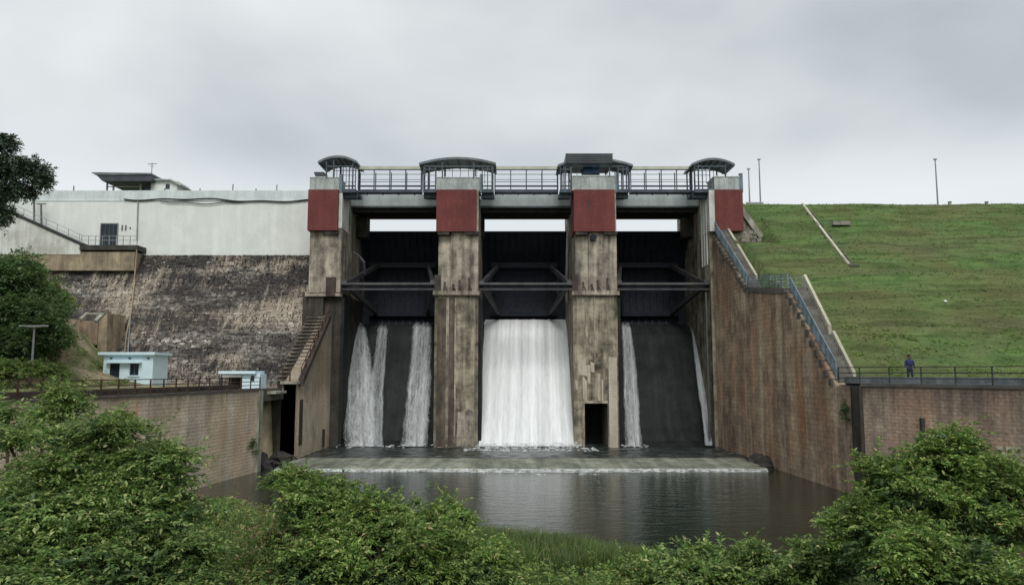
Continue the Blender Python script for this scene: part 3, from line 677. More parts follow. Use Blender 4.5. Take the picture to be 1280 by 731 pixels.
shelter(524, 620, 207, 197, 545, 600, 222, (531, 553, 592, 615), 'wide barrel roofed hoist shelter without a tank, between the first two walkways', [(529, 545), (602, 617)])
t = shelter(697, 791, 209, 198, 715, 770, 220, (705, 714, 762, 783), 'wide barrel roofed hoist shelter carrying a ribbed box on its roof', [(700, 714), (772, 786)])
rb = B().box(X(707, 200, 70), X(765, 200, 70), 69.65, 73.3, Z(205.5, 70), Z(193.5, 70)).build('roof_box', 'roof_sheet', t)
for k in range(5): box('roof_box_rib', 'roof_dark', t, X(706.5, 200, 70), X(765.5, 200, 70), 69.58, 69.646, Z(204.5-k*2.5, 70), Z(203.5-k*2.5, 70))
mh = thing('hoist_motor', 'blue hoist motor standing on the cabin under the box topped roof', 'motor', (X(738, 215, 71), 71, Z(219, 71)))
B().tube([(X(729, 213, 71), 71, Z(214, 71)), (X(741, 213, 71), 71, Z(214, 71))], [.42, .42], 14).build('drum', 'blue_machine', mh)
box('gearbox', 'blue_machine', mh, X(741, 213, 71), X(749, 213, 71), 70.6, 71.5, Z(219, 71)+.09, Z(208, 71))
B().tube([(X(725, 213, 71), 71, Z(214.5, 71)), (X(729, 213, 71), 71, Z(214.5, 71))], [.18, .22], 10).build('shaft_end', 'steel_dark', mh)
box('bed_plate', 'steel_dark', mh, X(727, 213, 71), X(748, 213, 71), 70.7, 71.4, Z(219.8, 71)+.09, Z(217.8, 71)+.03)
t = shelter(864, 918, 208, 198, 893, 925, 221, (868, 873, 907), 'short barrel roofed hoist shelter on the end pier by the embankment', [(868, 888)])

# ------------------------------------------------------------------ masonry dam on the left
YD = 75.0; ZD0 = Z(319, YD); ZD1 = Z(238, YD); XD1 = X(386, 280, YD)+.6
def dam():
    t = thing('masonry_dam', 'dark weathered rubble masonry dam with a plain white painted wall along its top', 'dam', (-40, YD, 6))
    x0 = -62.
    box('white_wall', 'white_wall', t, x0, XD1, YD, YD+2.5, ZD0, Z(250.5, YD))
    box('parapet', 'blue_white', t, x0, XD1-.05, YD+.06, YD+.5, Z(250.5, YD), ZD1)
    box('crest_fill', 'concrete_slab', t, x0, XD1-.1, YD+.5, YD+6, ZD0, Z(250.5, YD)-.02)
    n = 46
    for k in range(n):
        xx = x0+.5+k*.92; box('parapet_pier', 'blue_white', t, xx, xx+.10, YD+.035, YD+.06, Z(250.5, YD)+.002, ZD1-.03)
    box('string_course', 'blue_white', t, x0, XD1-.06, YD-.05, YD, Z(251.5, YD), Z(250.5, YD)-.001)
    # battered rubble face, stone by stone
    zb = 5.0; Hh = ZD0-zb; run = 8.6
    def yface(z): return YD-.15-run*((ZD0-z)/Hh)**1.12
    prof_ = [(yface(z)+.25, z) for z in np.linspace(zb, ZD0-.02, 14)]
    B().prism(prof_+[(YD+2.5, ZD0-.02), (YD+2.5, zb)], x0, XD1+1.2, 'x').build('rubble_core', 'stone', t)
    v = []; f = []; uv = []
    z = zb
    while z < ZD0-.2:
        h = random.uniform(.17, .28); h = min(h, ZD0-.03-z); x = x0+random.random()*.5
        while x < (XD1+1.2 if z > 14 else -17.9):
            w = random.uniform(.2, .55)
            z0, z1 = z+random.uniform(-.02, .02), z+h-random.uniform(-.02, .02); a, b = x+.0, x+w-.005
            pr = random.uniform(-.06, .07)
            ya, yb = yface(z0)-pr, yface(z1)-pr-random.uniform(-.02, .08); jj = [random.uniform(-.08, .08) for _ in range(8)]
            i = len(v); ym = .4
            v += [(a+jj[0], ya, z0+jj[1]*.5), (b+jj[2], ya, z0+jj[3]*.5), (b+jj[4]-.03, yb, z1+jj[5]*.5), (a+jj[6]+.03, yb, z1+jj[7]*.5),
                  (a, ya+ym, z0), (b, ya+ym, z0), (b, yb+ym, z1), (a, yb+ym, z1)]
            f += [(i, i+1, i+2, i+3), (i+1, i+5, i+6, i+2), (i+4, i, i+3, i+7), (i+3, i+2, i+6, i+7), (i+4, i+5, i+1, i)]
            x += w
        z += h
    tag(link('rubble_stone', v, f, 'stone', t), kind='stuff')
    # tan rendered band under the stair landing
    xa, xb = -62., X(168, 330, YD-1.6)
    box('render_band', 'tan_render', t, xa, xb, YD-1.7, YD, Z(338, YD-1.7), Z(319, YD-1.7)+.35)
    # door in the white wall, its landing, the stair wall
    dx0, dx1 = X(126.5, 290, YD), X(147, 290, YD); dz0, dz1 = Z(306.5, YD), Z(280, YD)
    d = box('door', 'shutter_dark', t, dx0, dx1, YD-.05, YD, dz0, dz1)
    B().box(dx0-.08, dx0, YD-.09, YD, dz0, dz1).box(dx1, dx1+.08, YD-.09, YD, dz0, dz1).box(dx0-.08, dx1+.08, YD-.1, YD, dz1, dz1+.08).build('frame', 'pole_grey', d)
    for k in range(1, 4): box('batten', 'pole_dark', d, dx0+(dx1-dx0)*k/4-.02, dx0+(dx1-dx0)*k/4+.02, YD-.07, YD-.05, dz0, dz1)
    lx0, lx1 = X(100, 310, YD-1.8), X(172, 310, YD-1.8)
    box('landing', 'rock_dark', t, lx0, lx1, YD-1.9, YD-.003, Z(312.5, YD-1.8), Z(306.5, YD-1.8))
    for k in range(9):
        xx = lx0+.1+(lx1-lx0-.2)*k/8; box('landing_post', 'pole_grey', t, xx-.025, xx+.025, YD-1.8, YD-1.75, Z(306.5, YD-1.8), Z(306.5, YD-1.8)+.95)
    for q in (.5, .93): bar('landing_rail', 'pole_grey', t, (lx0+.1, YD-1.78, Z(306.5, YD-1.8)+q), (lx1-.1, YD-1.78, Z(306.5, YD-1.8)+q), .045)
    y = YD-1.75; s0 = (-62., Z(306, y)+.63*(X(100, 306, y)+62)*.62/1.0*1.0); zs = Z(306, y)
    xe = X(101, 306, y); xs_ = X(14, 268, y); zz = Z(267, y); sl_ = (zz-zs)/(xe-xs_); zt = zs+sl_*(xe+62)
    B().prism([(-62, Z(318, y)), (xe, Z(318, y)), (xe, zs), (-62, zt)], y, YD-.2, 'y').build('stair_wall', 'white_wall_grimy', t)
    B().prism([(-62, zt), (xe+.1, zs-.05), (xe+.1, zs+.13), (-62, zt+.18)], y-.12, YD-.15, 'y').build('stair_coping', 'cable_black', t)
    for k in range(13):
        xx = xe-.3-k*1.15; zc = zs+sl_*(xe-xx); box('stair_post', 'pole_grey', t, xx-.02, xx+.02, y+.2, y+.24, zc, zc+1.0)
    for q in (.5, .98): bar('stair_rail', 'pole_grey', t, (xe, y+.22, zs+q), (-56, y+.22, zs+sl_*(xe+56)+q), .045)
    # downpipe
    bb = B().tube([P(172.5, 250, YD-.12), P(171, 300, YD-.15)], .06, 8); bb.build('downpipe', 'pole_grey', t)
    def on(px, py):
        Yq = YD
        for _ in range(12): Yq = yface(max(zb, min(ZD0, Z(py, Yq))))-.25
        return P(px, py, Yq)
    B().tube([P(171, 312, YD-2.0), on(168, 350), on(164, 390), on(158, 418), on(156, 440)], .07, 8).build('downpipe', 'tan_render', t)
    B().tube([on(163, 395), on(161, 425), on(160, 440)], .05, 8).build('downpipe', 'pole_grey', t)
    for px, h in ((92, 1.0), (291, 1.3), (346, 1.2), (250, .5), (320, .5), (206, .5)):
        p = P(px, 238, YD+.3); box('stub_post', 'pole_dark', t, p[0]-.04, p[0]+.04, p[1]-.04, p[1]+.04, ZD1, ZD1+h*.55)
    # wall fittings by the door and the tie hooks near the pier
    for px in (153, 157.5, 163): box('wall_fitting', 'pole_dark', t, X(px, 285, YD)-.05, X(px, 285, YD)+.05, YD-.1, YD, Z(288 if px < 160 else 286, YD), Z(281.5 if px < 160 else 284, YD))
dam()
def sag_cable(label, pts, r):
    return tag(B().tube(pts, r, 6).build('sagging_cable', 'cable_black'), label, 'cable')
pts = []
for k in range(60):
    u = k/59; px = 155+u*(385-155); py = 249.5+.8*math.sin(u*23)+1.3*math.sin(u*9+1)+u*1.0-(2.0*(1-u)**3)
    pts.append(P(px, py+.5, YD-.14))
sag_cable('black cable drooping along the top of the white dam wall', pts, .075)
pts = [P(200+u*110, 251+3.4*math.sin(math.pi*u)+.8*math.sin(u*15), YD-.16) for u in [k/30 for k in range(31)]]
sag_cable('thinner second cable hanging below the black one on the white wall', pts, .045)
def crest_shed():
    y0 = YD+1; t = thing('crest_shelter', 'open shelter with dark flat roof on the crest of the white wall', 'shelter', (X(155, 238, y0), y0, ZD1-.5))
    zr = Z(220, y0); zb = ZD1-1
    B().prism([(X(120, 218, y0), Z(218.5, y0)), (X(195, 218, y0), Z(219.5, y0)), (X(195, 218, y0), Z(221.5, y0)), (X(126, 218, y0), Z(222, y0))], y0-1, y0+3.5, 'y').build('roof', 'roof_sheet', t)
    B().prism([(X(127, 222, y0), Z(222.2, y0)), (X(194, 222, y0), Z(222.2, y0)), (X(194, 222, y0), Z(229, y0)), (X(134, 222, y0), Z(229, y0))], y0-.9, y0+3.4, 'y').build('fascia', 'roof_dark', t)
    for px in (134, 142, 176): box('post', 'pole_grey', t, X(px, 230, y0)-.07, X(px, 230, y0)+.07, y0-.05, y0+.1, zb, Z(229, y0))
    box('rail', 'pole_grey', t, X(134, 233, y0), X(176, 233, y0), y0-.02, y0+.04, Z(234, y0), Z(233, y0))
    box('hoist_cabinet', 'shutter_dark', t, X(177, 233, y0), X(188, 233, y0), y0+.3, y0+1.2, zb, Z(231.5, y0))
    t = thing('crest_hut', 'small white hut with a thin slanting roof on the dam crest', 'hut', (X(208, 238, y0), y0, ZD1-.5))
    box('wall', 'white_wall', t, X(189, 233, y0), X(221, 233, y0), y0+.05, y0+3, ZD1-1, Z(226, y0))
    B().prism([(X(187, 225, y0), Z(226, y0)), (X(187, 225, y0), Z(224.6, y0)), (X(215, 225, y0), Z(224.6, y0)), (X(228.5, 229, y0), Z(231.5, y0)), (X(227, 229, y0), Z(233, y0)), (X(214, 225, y0), Z(226.2, y0))], y0-.3, y0+3.3, 'y').build('roof', 'cabin_grey', t)
    box('window', 'glass_dark', t, X(207, 232, y0), X(212, 232, y0), y0, y0+.05, Z(236, y0), Z(230, y0))
    t = thing('antenna_mast', 'thin antenna mast rising beside the crest hut', 'antenna', (X(190, 238, y0), y0-.3, ZD1))
    x = X(190, 220, y0-.3); B().tube([(x, y0-.4, ZD1-.4), (x, y0-.4, Z(205, y0))], [.05, .03], 6).build('mast', 'pole_dark', t)
    bar('dipole', 'pole_grey', t, (x-.45, y0-.4, Z(206.5, y0)), (x+.5, y0-.4, Z(206, y0)), .06); bar('dipole', 'pole_grey', t, (x-.2, y0-.4, Z(209, y0)), (x+.2, y0-.4, Z(209.5, y0)), .05)
crest_shed()
def small_posts():
    for i, px in enumerate((43, 52)):
        y = YD-1.0; t = thing('stair_lamp', ['plain grey post behind the stair wall under the tree', 'short post with a tee head behind the stair wall'][i], 'post', P(px, 283, y), 'posts on the stair wall')
        a = P(px, 284, y); b = P(px-.6, 243 if i == 0 else 255, y); B().tube([a, b], [.10, .08], 6).build('pole', 'pole_dark', t)
        bar('cross_arm', 'pole_dark', t, (b[0]-.45, y, b[2]+.0), (b[0]+.5, y, b[2]), .09)
small_posts()

# ------------------------------------------------------------------ left basin wall, steps, outlets, house
def wall_strip(name, m, parent, pts, top, thick, z0=-1.5, side=-1):
    """vertical wall along (x,y) pts; top heights per point; thickness away from the basin (side -1 left, +1 right)"""
    v = []; f = []; uv = []; n = len(pts); d = 0
    for i, (x, y) in enumerate(pts):
        if i: d += math.hypot(x-pts[i-1][0], y-pts[i-1][1])
        z1 = top[i]; v += [(x, y, z0), (x, y, z1), (x+side*thick, y, z1), (x+side*thick, y, z0)]; uv += [(d, z0), (d, z1), (d, z1+thick), (d, z1+thick+5)]
    for i in range(n-1):
        o = i*4
        for k in range(3): q = (o+k, o+k+4, o+k+5, o+k+1); f.append(q if side > 0 else q[::-1])
    f += [(0, 1, 2, 3), ((n-1)*4+3, (n-1)*4+2, (n-1)*4+1, (n-1)*4)]
    return link(name, v, f, m, parent, uvs=uv)
def fence(t, pts, zf, step, h, mats=('rail_dark', 'rail_dark'), rails=(.08, .5, 1.0), pw=.07):
    """posts and rails along a polyline of (x,y,z)"""
    P3 = [Vector(p) for p in pts]; segs = [(a, b) for a, b in zip(P3, P3[1:])]
    for a, b in segs:
        n = max(1, round((b-a).length/step))
        for k in range(n+(1 if (a, b) == segs[-1] else 0)):
            p = a.lerp(b, k/n); B().box(p.x-pw/2, p.x+pw/2, p.y-pw/2, p.y+pw/2, p.z, p.z+h).build('post', mats[0], t)
        for r in rails: bar('rail', mats[1], t, a+Vector((0, 0, h*r-.02)), b+Vector((0, 0, h*r-.02)), .05, .05)
def left_wall():
    t = thing('basin_wall', 'tan streaked brick basin wall in front of the small white house', 'retaining wall', (-19, 50, 0))
    ys = [15, 22, 28, 32, 37, 42, 46, 49.6, 52.5, 55.3]; pts = [(float(xl(y)), y) for y in ys]; ZTOP = 5.82
    wall_strip('brick_face', 'brick_tan', t, pts, [ZTOP]*len(ys), 1.3)
    v = []; b = B()
    cp = [(x+.08, y) for x, y in pts]
    o = wall_strip('coping', 'concrete_slab', t, cp, [ZTOP+.10]*len(ys), 1.5, ZTOP+.002)
    box('end_pilaster', 'pale_coping', t, -18.62, -18.34, 54.6, 55.35, -1, ZTOP-.003)
    ft = thing('basin_fence', 'dark rusty fence along the basin wall by the white house', 'fence', (-19, 50, ZTOP+.1))
    fence(ft, [(float(xl(y))-.15, y, ZTOP+.1) for y in (24, 32, 42, 49.6, 55.2)], 0, 1.35, .85, ('rust_rail', 'rust_rail'), (.08, .36, .66, 1.0))
    # low kerb wall behind the fence that closes the view between the rails
    kw = thing('kerb_wall', 'low dark kerb wall behind the rusty fence', 'low wall', (-20, 50, ZTOP))
    wall_strip('kerb', 'dark_concrete', kw, [(float(xl(y))-1.35, y) for y in (20, 32, 42, 49.6, 54.5)], [ZTOP+.42]*5, .3, 5.2)
    # side channel mouth
    s = thing('side_channel', 'deep dark slot of a side channel between the two brick walls', 'channel', (-20, 58, 0))
    B().box(-27, -18.45, 60.6, 61.0, -1.5, 5.6).build('far_wall', 'dark_concrete', s)
    B().box(-27.4, -27, 55.3, 61, -1.5, 5.6).build('back_wall', 'dark_concrete', s)
    B().box(-27, -19.65, 55.0, 55.28, -1.5, 5.5).build('near_wall', 'dark_concrete', s)
    B().box(-27.4, -18.6, 55.36, 61, 5.5, 5.9).build('roof_slab', 'concrete_slab', s)
    B().box(-18.62, -18.45, 55.4, 61, 5.0, 5.5).build('lintel', 'concrete_slab', s)
    # brick wall running back to the spillway, with steps on top
    t2 = thing('basin_wall', 'brown brick wall stepping up from the side channel to the spillway', 'retaining wall', (-17.3, 65, 0))
    pts = [(-18.45, 60.55), (-17.45, 60.6), (-17.35, 63), (-17.25, 66.5), (-17.1, 70.6)]
    zst = [6.15, 6.2, 7.7, 9.9, 12.6]
    v = []; wall_strip('brick_face', 'brick_tan', t2, pts[1:], zst[1:], 1.0)
    B().box(-18.6, -17.45, 60.6, 61.4, -1.5, 6.2).build('return_face', 'brick_tan', t2)
    B().prism([(-18.62, 60.2), (-17.3, 60.2), (-17.3, 61.6), (-18.62, 61.6)], 6.2, 6.42, 'z').build('cap_slab', 'pale_coping', t2)
    tr = thing('stone_stairs', 'worn pale stone stairs climbing beside the brown brick wall to the pier', 'stairs', (-18.2, 65, 6))
    n = 18
    for k in range(n):
        y = 61.3+k*(70.2-61.3)/n; z = 6.2+(12.3-6.2)*(k+1)/n
        st_ = B().box(-19.2, -17.47, y, y+.7, z-1.6, z-.10).build('step', 'dark_concrete', tr); B().box(-19.3+random.uniform(-.2, .2), -17.5+random.uniform(-.25, 0), y-.09, y+.6, z-.098, z).build('nosing', 'stair_stone', st_)
    B().prism([(61.2, 6.0), (70.2, 12.2), (70.2, 12.75), (61.2, 6.6)], -17.46, -17.06, 'x').build('string_wall', 'rust_dark', tr)
    fr = thing('stair_handrail', 'rusty handrail following the worn stone stairs up to the pier', 'handrail', (-17.6, 65, 6))
    a = Vector((-17.25, 61.3, 6.6)); b = Vector((-17.25, 70.0, 12.55))
    for k in range(8):
        p = a.lerp(b, k/7); box('post', 'rust_rail', fr, p.x-.04, p.x+.04, p.y-.04, p.y+.04, p.z, p.z+.95)
    for q in (.5, .93): bar('rail', 'rust_rail', fr, a+Vector((0, 0, q)), b+Vector((0, 0, q)), .06)
    for p, q in (((-17.9, 60.3, 6.42), 1.1), ((-18.5, 60.3, 6.42), 1.1)): box('post', 'rust_rail', fr, p[0]-.05, p[0]+.05, p[1], p[1]+.1, p[2], p[2]+q)
    # drain stain slot in the brick face
    B().box(-17.43, -17.36, 61.6, 62.5, 1.2, 4.9).build('drain_slot', 'rust_dark', t2)
    B().box(-17.2, -17.1, 68.3, 69.0, .4, 2.0).build('drain_slot', 'rock_dark', t2)
weathered('stair_stone', (.38, .34, .27), (.24, .205, .16), (.05, .04, .032), .5, .8, off=33)
left_wall()
def rocks(name, label, spots, seed, mat='rock_dark'):
    random.seed(seed)
    for k, (x, y, z, r) in enumerate(spots):
        n = 7; v = []; f = []
        for i in range(4):
            th = math.pi*(i+.5)/4.4
            for j in range(n): a = 2*math.pi*j/n+i*.4; q = r*random.uniform(.75, 1.15); v.append((x+q*math.sin(th)*math.cos(a)*1.2, y+q*math.sin(th)*math.sin(a), z+q*math.cos(th)*.8))
        for i in range(3):
            for j in range(n): f.append((i*n+j, i*n+(j+1) % n, (i+1)*n+(j+1) % n, (i+1)*n+j))
        f.append(tuple(range(n)))
        tag(link(name, v, f, mat), label[k] if isinstance(label, list) else label, 'rock', 'rocks at the foot of the basin walls')
rocks('rock', ['dark wet rock nearest the end of the tan basin wall', 'dark wet rock in the middle of the side channel mouth', 'dark wet rock against the foot of the brown brick wall', 'largest dark wet rock, set deepest in the side channel mouth'], [(-18.9, 57.2, .1, .8), (-18.2, 59.2, .25, .9), (-17.6, 60.1, .1, .6), (-19.8, 58.3, .5, 1.1)], 3)
rocks('rock', ['largest wet rock between the weir end and the tall brown wall', 'smallest wet rock at the lip corner of the weir', 'wet rock on the spillway side of the weir end by the brown wall'], [(19.3, 57.6, .2, .8), (18.9, 56.2, .05, .55), (19.1, 58.9, .35, .7)], 5)
def house():
    Y = 60.; x0, x1 = X(129, 460, Y), X(191, 460, Y); zr = Z(443.5, Y); zb = 5.6
    t = thing('small_house', 'small pale blue white house with a dark door, flat roof', 'house', ((x0+x1)/2, Y, zb))
    dx0, dx1, wz0, wx0, wx1 = X(137, 460, Y), X(149.5, 460, Y), Z(454, Y), X(162, 460, Y), X(173.5, 460, Y)
    w1, w0 = Z(454, Y), Z(469, Y)
    b = B().box(x0, dx0, Y, Y+.2, zb, zr).box(dx0, dx1, Y, Y+.2, wz0, zr).box(dx1, wx0, Y, Y+.2, zb, zr).box(wx0, wx1, Y, Y+.2, w1, zr).box(wx0, wx1, Y, Y+.2, zb, w0).box(wx1, x1, Y, Y+.2, zb, zr)
    b.box(x0, x0+.2, Y+.2, Y+2.6, zb, zr).box(x1-.2, x1, Y+.2, Y+2.6, zb, zr).box(x0+.2, x1-.2, Y+2.4, Y+2.6, zb, zr).build('wall', 'house_white', t)
    box('roof', 'house_white', t, x0-.3, x1+.25, Y-.35, Y+2.8, zr, Z(440, Y))
    box('plinth', 'concrete_slab', t, x0-.02, x1+.02, Y-.03, Y-.001, zb, zb+.2)
    d = box('door', 'shutter_dark', t, dx0, dx1, Y+.08, Y+.14, zb, wz0)
    box('handle', 'pole_grey', d, dx1-.15, dx1-.1, Y+.03, Y+.08, zb+1, zb+1.15)
    w = box('window', 'glass_dark', t, wx0, wx1, Y+.1, Y+.14, w0, w1)
    B().box(wx0+.001, wx0+.05, Y+.04, Y+.1, w0, w1).box(wx1-.05, wx1-.001, Y+.04, Y+.1, w0, w1).box(wx0+.05, wx1-.05, Y+.04, Y+.1, w1-.05, w1-.001).box(wx0+.05, wx1-.05, Y+.04, Y+.1, w0+.001, w0+.05).box((wx0+wx1)/2-.02, (wx0+wx1)/2+.02, Y+.05, Y+.1, w0+.05, w1-.05).build('frame', 'steel_blue', w)
    box('sill', 'house_white', t, wx0-.1, wx1+.1, Y-.1, Y-.002, w0-.1, w0-.02)
    box('canopy', 'house_white', t, dx0-.25, wx1+.25, Y-.45, Y-.003, wz0+.02, wz0+.12)
    for k in range(3): box('vent', 'pole_dark', t, x0+.5+k*1.5, x0+.7+k*1.5, Y-.02, Y+.01, zr-.35, zr-.2)
house()
def small_hut():
    Y = 57.5; t = thing('pump_cabin', 'low white cabin with an overhanging slab at the end of the fence', 'cabin', P(305, 482, Y))
    x0, x1 = X(303, 470, Y), X(325, 470, Y); zb = 5.7
    box('wall', 'house_white', t, x0, x1, Y, Y+1.5, zb, Z(467, Y))
    box('roof', 'house_white', t, X(275, 465, Y), X(321, 465, Y), Y-.3, Y+1.8, Z(467, Y), Z(463.5, Y))
    box('fascia', 'white_wall_grimy', t, X(278, 465, Y), X(303, 465, Y), Y-.1, Y+.1, Z(471, Y), Z(467.05, Y))
    box('window', 'glass_dark', t, X(314, 470, Y), X(318, 470, Y), Y-.03, Y+.02, Z(476, Y), Z(469, Y))
    box('leg', 'shutter_dark', t, X(276, 470, Y), X(278, 470, Y), Y, Y+.1, zb, Z(467.1, Y))
    box('backing_wall', 'dark_concrete', t, X(278.5, 470, Y), x0-.01, Y+1.2, Y+1.4, zb, Z(467.1, Y))
    box('base_slab', 'pale_coping', t, x0-.3, X(348, 470, Y), Y-.5, Y+2.2, zb-.2, zb)
small_hut()
def outlet():
    Y = 67.0; t = thing('outlet_block', 'rust stained concrete outlet block in the rubble face above the house', 'outlet', P(112, 425, Y))
    B().prism([(X(98, 430, Y), Z(430, Y)), (X(121, 430, Y), Z(430, Y)), (X(121, 430, Y), Z(402, Y)), (X(98, 430, Y), Z(400, Y))], Y, Y+3, 'y').build('front_wall', 'rust_render', t)
    B().prism([(X(70, 430, Y), Z(428, Y)), (X(98, 430, Y), Z(430, Y)), (X(98, 430, Y), Z(400, Y)), (X(66, 430, Y), Z(396, Y))], Y+.3, Y+3.2, 'y').build('side_wall', 'tan_render', t)
    B().prism([(X(121, 430, Y), Z(440, Y)), (X(133, 430, Y), Z(440, Y)), (X(131, 430, Y), Z(391, Y)), (X(121, 430, Y), Z(402, Y))], Y+.1, Y+3.2, 'y').build('wing_wall', 'tan_render', t)
    box('opening', 'gate_black', t, X(99, 430, Y), X(124, 430, Y), Y+.8, Y+1, Z(437, Y), Z(430, Y))
    bar('coping', 'pale_coping', t, P(101, 399, Y-.1), P(109, 391.5, Y+1.5), .3, .2); bar('coping', 'pale_coping', t, P(120, 401, Y-.1), P(129, 391.5, Y+1.5), .3, .2)
    bar('cross_slab', 'pale_coping', t, P(106, 392.5, Y+1.2), P(129, 391.5, Y+1.2), .35, .15)
outlet()
def street_lamp():
    Y = 52.; x, _, zt = P(43, 410, Y); t = thing('street_lamp', 'pale lamp post with two flat arms in front of the soil mound', 'street lamp', (x, Y, 5.75))
    B().tube([(x, Y, 5.75), (x, Y, zt+.1)], [.10, .06], 8).build('pole', 'pole_grey', t)
    for s, e in ((-1, 26), (1, 58)):
        ex = X(e, 409, Y); bar('arm', 'pole_grey', t, (x, Y, zt+.08), (ex, Y, zt+.12), .07)
        B().prism([(ex-s*.9, zt+.05), (ex-s*.9, zt+.2), (ex, zt+.22), (ex+s*.05, zt+.1)], Y-.18, Y+.18, 'y').build('lamp_head', 'pole_grey', t)
    return t
street_lamp()

# ------------------------------------------------------------------ right wall, stairs, embankment furniture
def right_side():
    t = thing('basin_wall', 'tall brown streaked brick wall under the zigzag stairs', 'retaining wall', (19.8, 55, 0))
    zl = Z(357, 56.)     # landing
    prof_ = [(70.6, 20.45), (68, 18.7), (64.6, 16.4), (61.6, 14.3), (61.3, 14.0), (53.2, 13.0), (52.5, 12.6), (50, 10.2), (47.6, 7.6), (46.2, 6.3), (43.5, 6.35)]
    pts = [(float(xr(y)), y) for y, z in prof_]
    # split long runs so the face follows the bend of the wall
    wall_strip('brick_face', 'brick_brown', t, pts[::-1], [z for y, z in prof_][::-1], 1.3, side=1)
    top = lambda y: float(np.interp(y, [p[0] for p in prof_][::-1], [p[1] for p in prof_][::-1]))
    box('corner_pilaster', 'dark_concrete', t, 20.02, 20.3, 43.3, 44.4, -1.2, 6.35)
    # ragged coping stones along the stair edge
    random.seed(4)
    for y in np.arange(46.6, 70, .62):
        if 53.3 < y < 61.2: continue
        z = top(y); x = float(xr(y)); j = random.uniform(-.05, .08)
        B().box(x-.09+j*.5, x+.25, y, y+.5, z-.34+j, z+.09+j).build('coping_stone', 'coping_dark', t)
    for y in np.arange(53.4, 61.2, .78):
        x = float(xr(y)); z = top(y+.37); B().box(x-.08, x+.3, y, y+.74, z-.30, z+.12).build('coping_stone', 'coping_dark', t)
    # stairs
    st = thing('zigzag_stairs', 'concrete stairs with pale parapet descending the embankment edge in two flights', 'stairs', (21, 60, 6))
    def flight(y0, z0, y1, z1, n):
        for k in range(n):
            ya = y0+(y1-y0)*k/n; yb = y0+(y1-y0)*(k+1)/n; z = z0+(z1-z0)*(k+1)/n+.22; x = float(xr((ya+yb)/2))
            B().box(x+.25, x+1.14, ya, yb-.002, z-.8, z).build('step', 'step_grey', st)
    flight(46.4, 6.5, 52.6, 12.9, 22); flight(61.4, 14.1, 70.2, 20.6, 22)
    B().prism([(52.6, 12.4), (61.4, 13.5), (61.4, 14.1), (52.6, 13.1)], 19.9, 21.0, 'x').build('landing', 'step_grey', st)
    for (ya, za, yb, zb_, lab) in ((61.9, 14.75, 71.2, 21.4, 0), (49.2, 9.85, 53.0, 13.7, 0), (46.3, 6.75, 49.0, 9.45, 0)):
        xx = float(xr((ya+yb)/2))+1.15
        B().prism([(ya, za-3.0), (yb, zb_-3.0), (yb, zb_+.42), (ya, za+.42)], xx, xx+.2, 'x').build('parapet', 'pale_parapet', st)
    fr = thing('stair_railing', 'blue grey railing stepping down the edge of the zigzag stairs', 'railing', (20, 60, 6))
    path = [(float(xr(y))+.12, y, z) for y, z in ((70.0, 20.55), (61.7, 14.45), (61.2, 14.1), (53.2, 13.2), (52.7, 12.9), (46.4, 6.85))]
    for (a, b, n) in ((path[0], path[1], 8), (path[2], path[3], 7), (path[4], path[5], 10)):
        A, Bv = Vector(a), Vector(b)
        for k in range(n+1):
            p = A.lerp(Bv, k/n); box('post', 'rail_blue', fr, p.x-.04, p.x+.04, p.y-.04, p.y+.04, p.z-.1, p.z+.95)
        for q in (.12, .34, .56, .78, .97): bar('rail', 'rail_blue', fr, A+Vector((0, 0, q)), Bv+Vector((0, 0, q)), .065)
    p, q = Vector(path[1]), Vector(path[2])
    bar('rail', 'rail_blue', fr, p+Vector((0, 0, .95)), q+Vector((0, 0, .95)), .06)
    # inner landing railing on the embankment side
    A, Bv = Vector((20.95, 61.2, 14.1)), Vector((20.95, 53.2, 13.15))
    for k in range(7):
        p = A.lerp(Bv, k/6); box('post', 'pale_rail', fr, p.x-.035, p.x+.035, p.y-.035, p.y+.035, p.z, p.z+.9)
    for q in (.3, .6, .88): bar('rail', 'pale_rail', fr, A+Vector((0, 0, q)), Bv+Vector((0, 0, q)), .06)
    # splayed wall and its walkway railing
    t3 = thing('basin_wall', 'low reddish brick wall topped by a railed walkway where a person stands', 'retaining wall', (25, 36, 0))
    ys = [43.35, 40, 36, 32, 28, 24.5, 21, 17, 12]; pts = [(float(xr(y)), y) for y in ys]
    wall_strip('brick_face', 'brick_red', t3, pts[::-1], [6.33]*len(ys), 1.6, side=1)
    pc = [(x-.07, y) for x, y in pts]; wall_strip('coping', 'concrete_slab', t3, pc[::-1], [6.50]*len(ys), 1.9, 6.332, side=1)
    # rows of pale weep stones low in the wall
    d = (Vector((25, 36, 0))-Vector((20.1, 43.5, 0))).normalized()
    for r in range(6):
        for k in range(14):
            s = 7.2+k*.42+(r % 2)*.2; p = Vector((20.1, 43.5, 0))+d*s; nrm = Vector((-d.y, d.x, 0)); nrm = nrm if nrm.x < 0 else -nrm
            z = 3.35-r*.27; a = p+nrm*.05; b2 = a+d*.24
            B().add([(a.x, a.y, z), (b2.x, b2.y, z), (b2.x, b2.y, z+.15), (a.x, a.y, z+.15), (p.x, p.y, z), (p.x+d.x*.24, p.y+d.y*.24, z), (p.x+d.x*.24, p.y+d.y*.24, z+.15), (p.x, p.y, z+.15)], [(0, 1, 2, 3), (3, 2, 6, 7), (1, 5, 6, 2), (4, 0, 3, 7), (4, 5, 1, 0)]).build('stone', 'pale_coping', t3)
    p = Vector((20.1, 43.5, 0))+d*3.6; B().box(p.x-.12, p.x+.05, p.y-.1, p.y+.1, 2.2, 4.7).build('crack', 'rock_dark', t3)
    fr = thing('walkway_railing', 'dark post and rail fence along the walkway above the reddish wall', 'railing', (25, 36, 6.5))
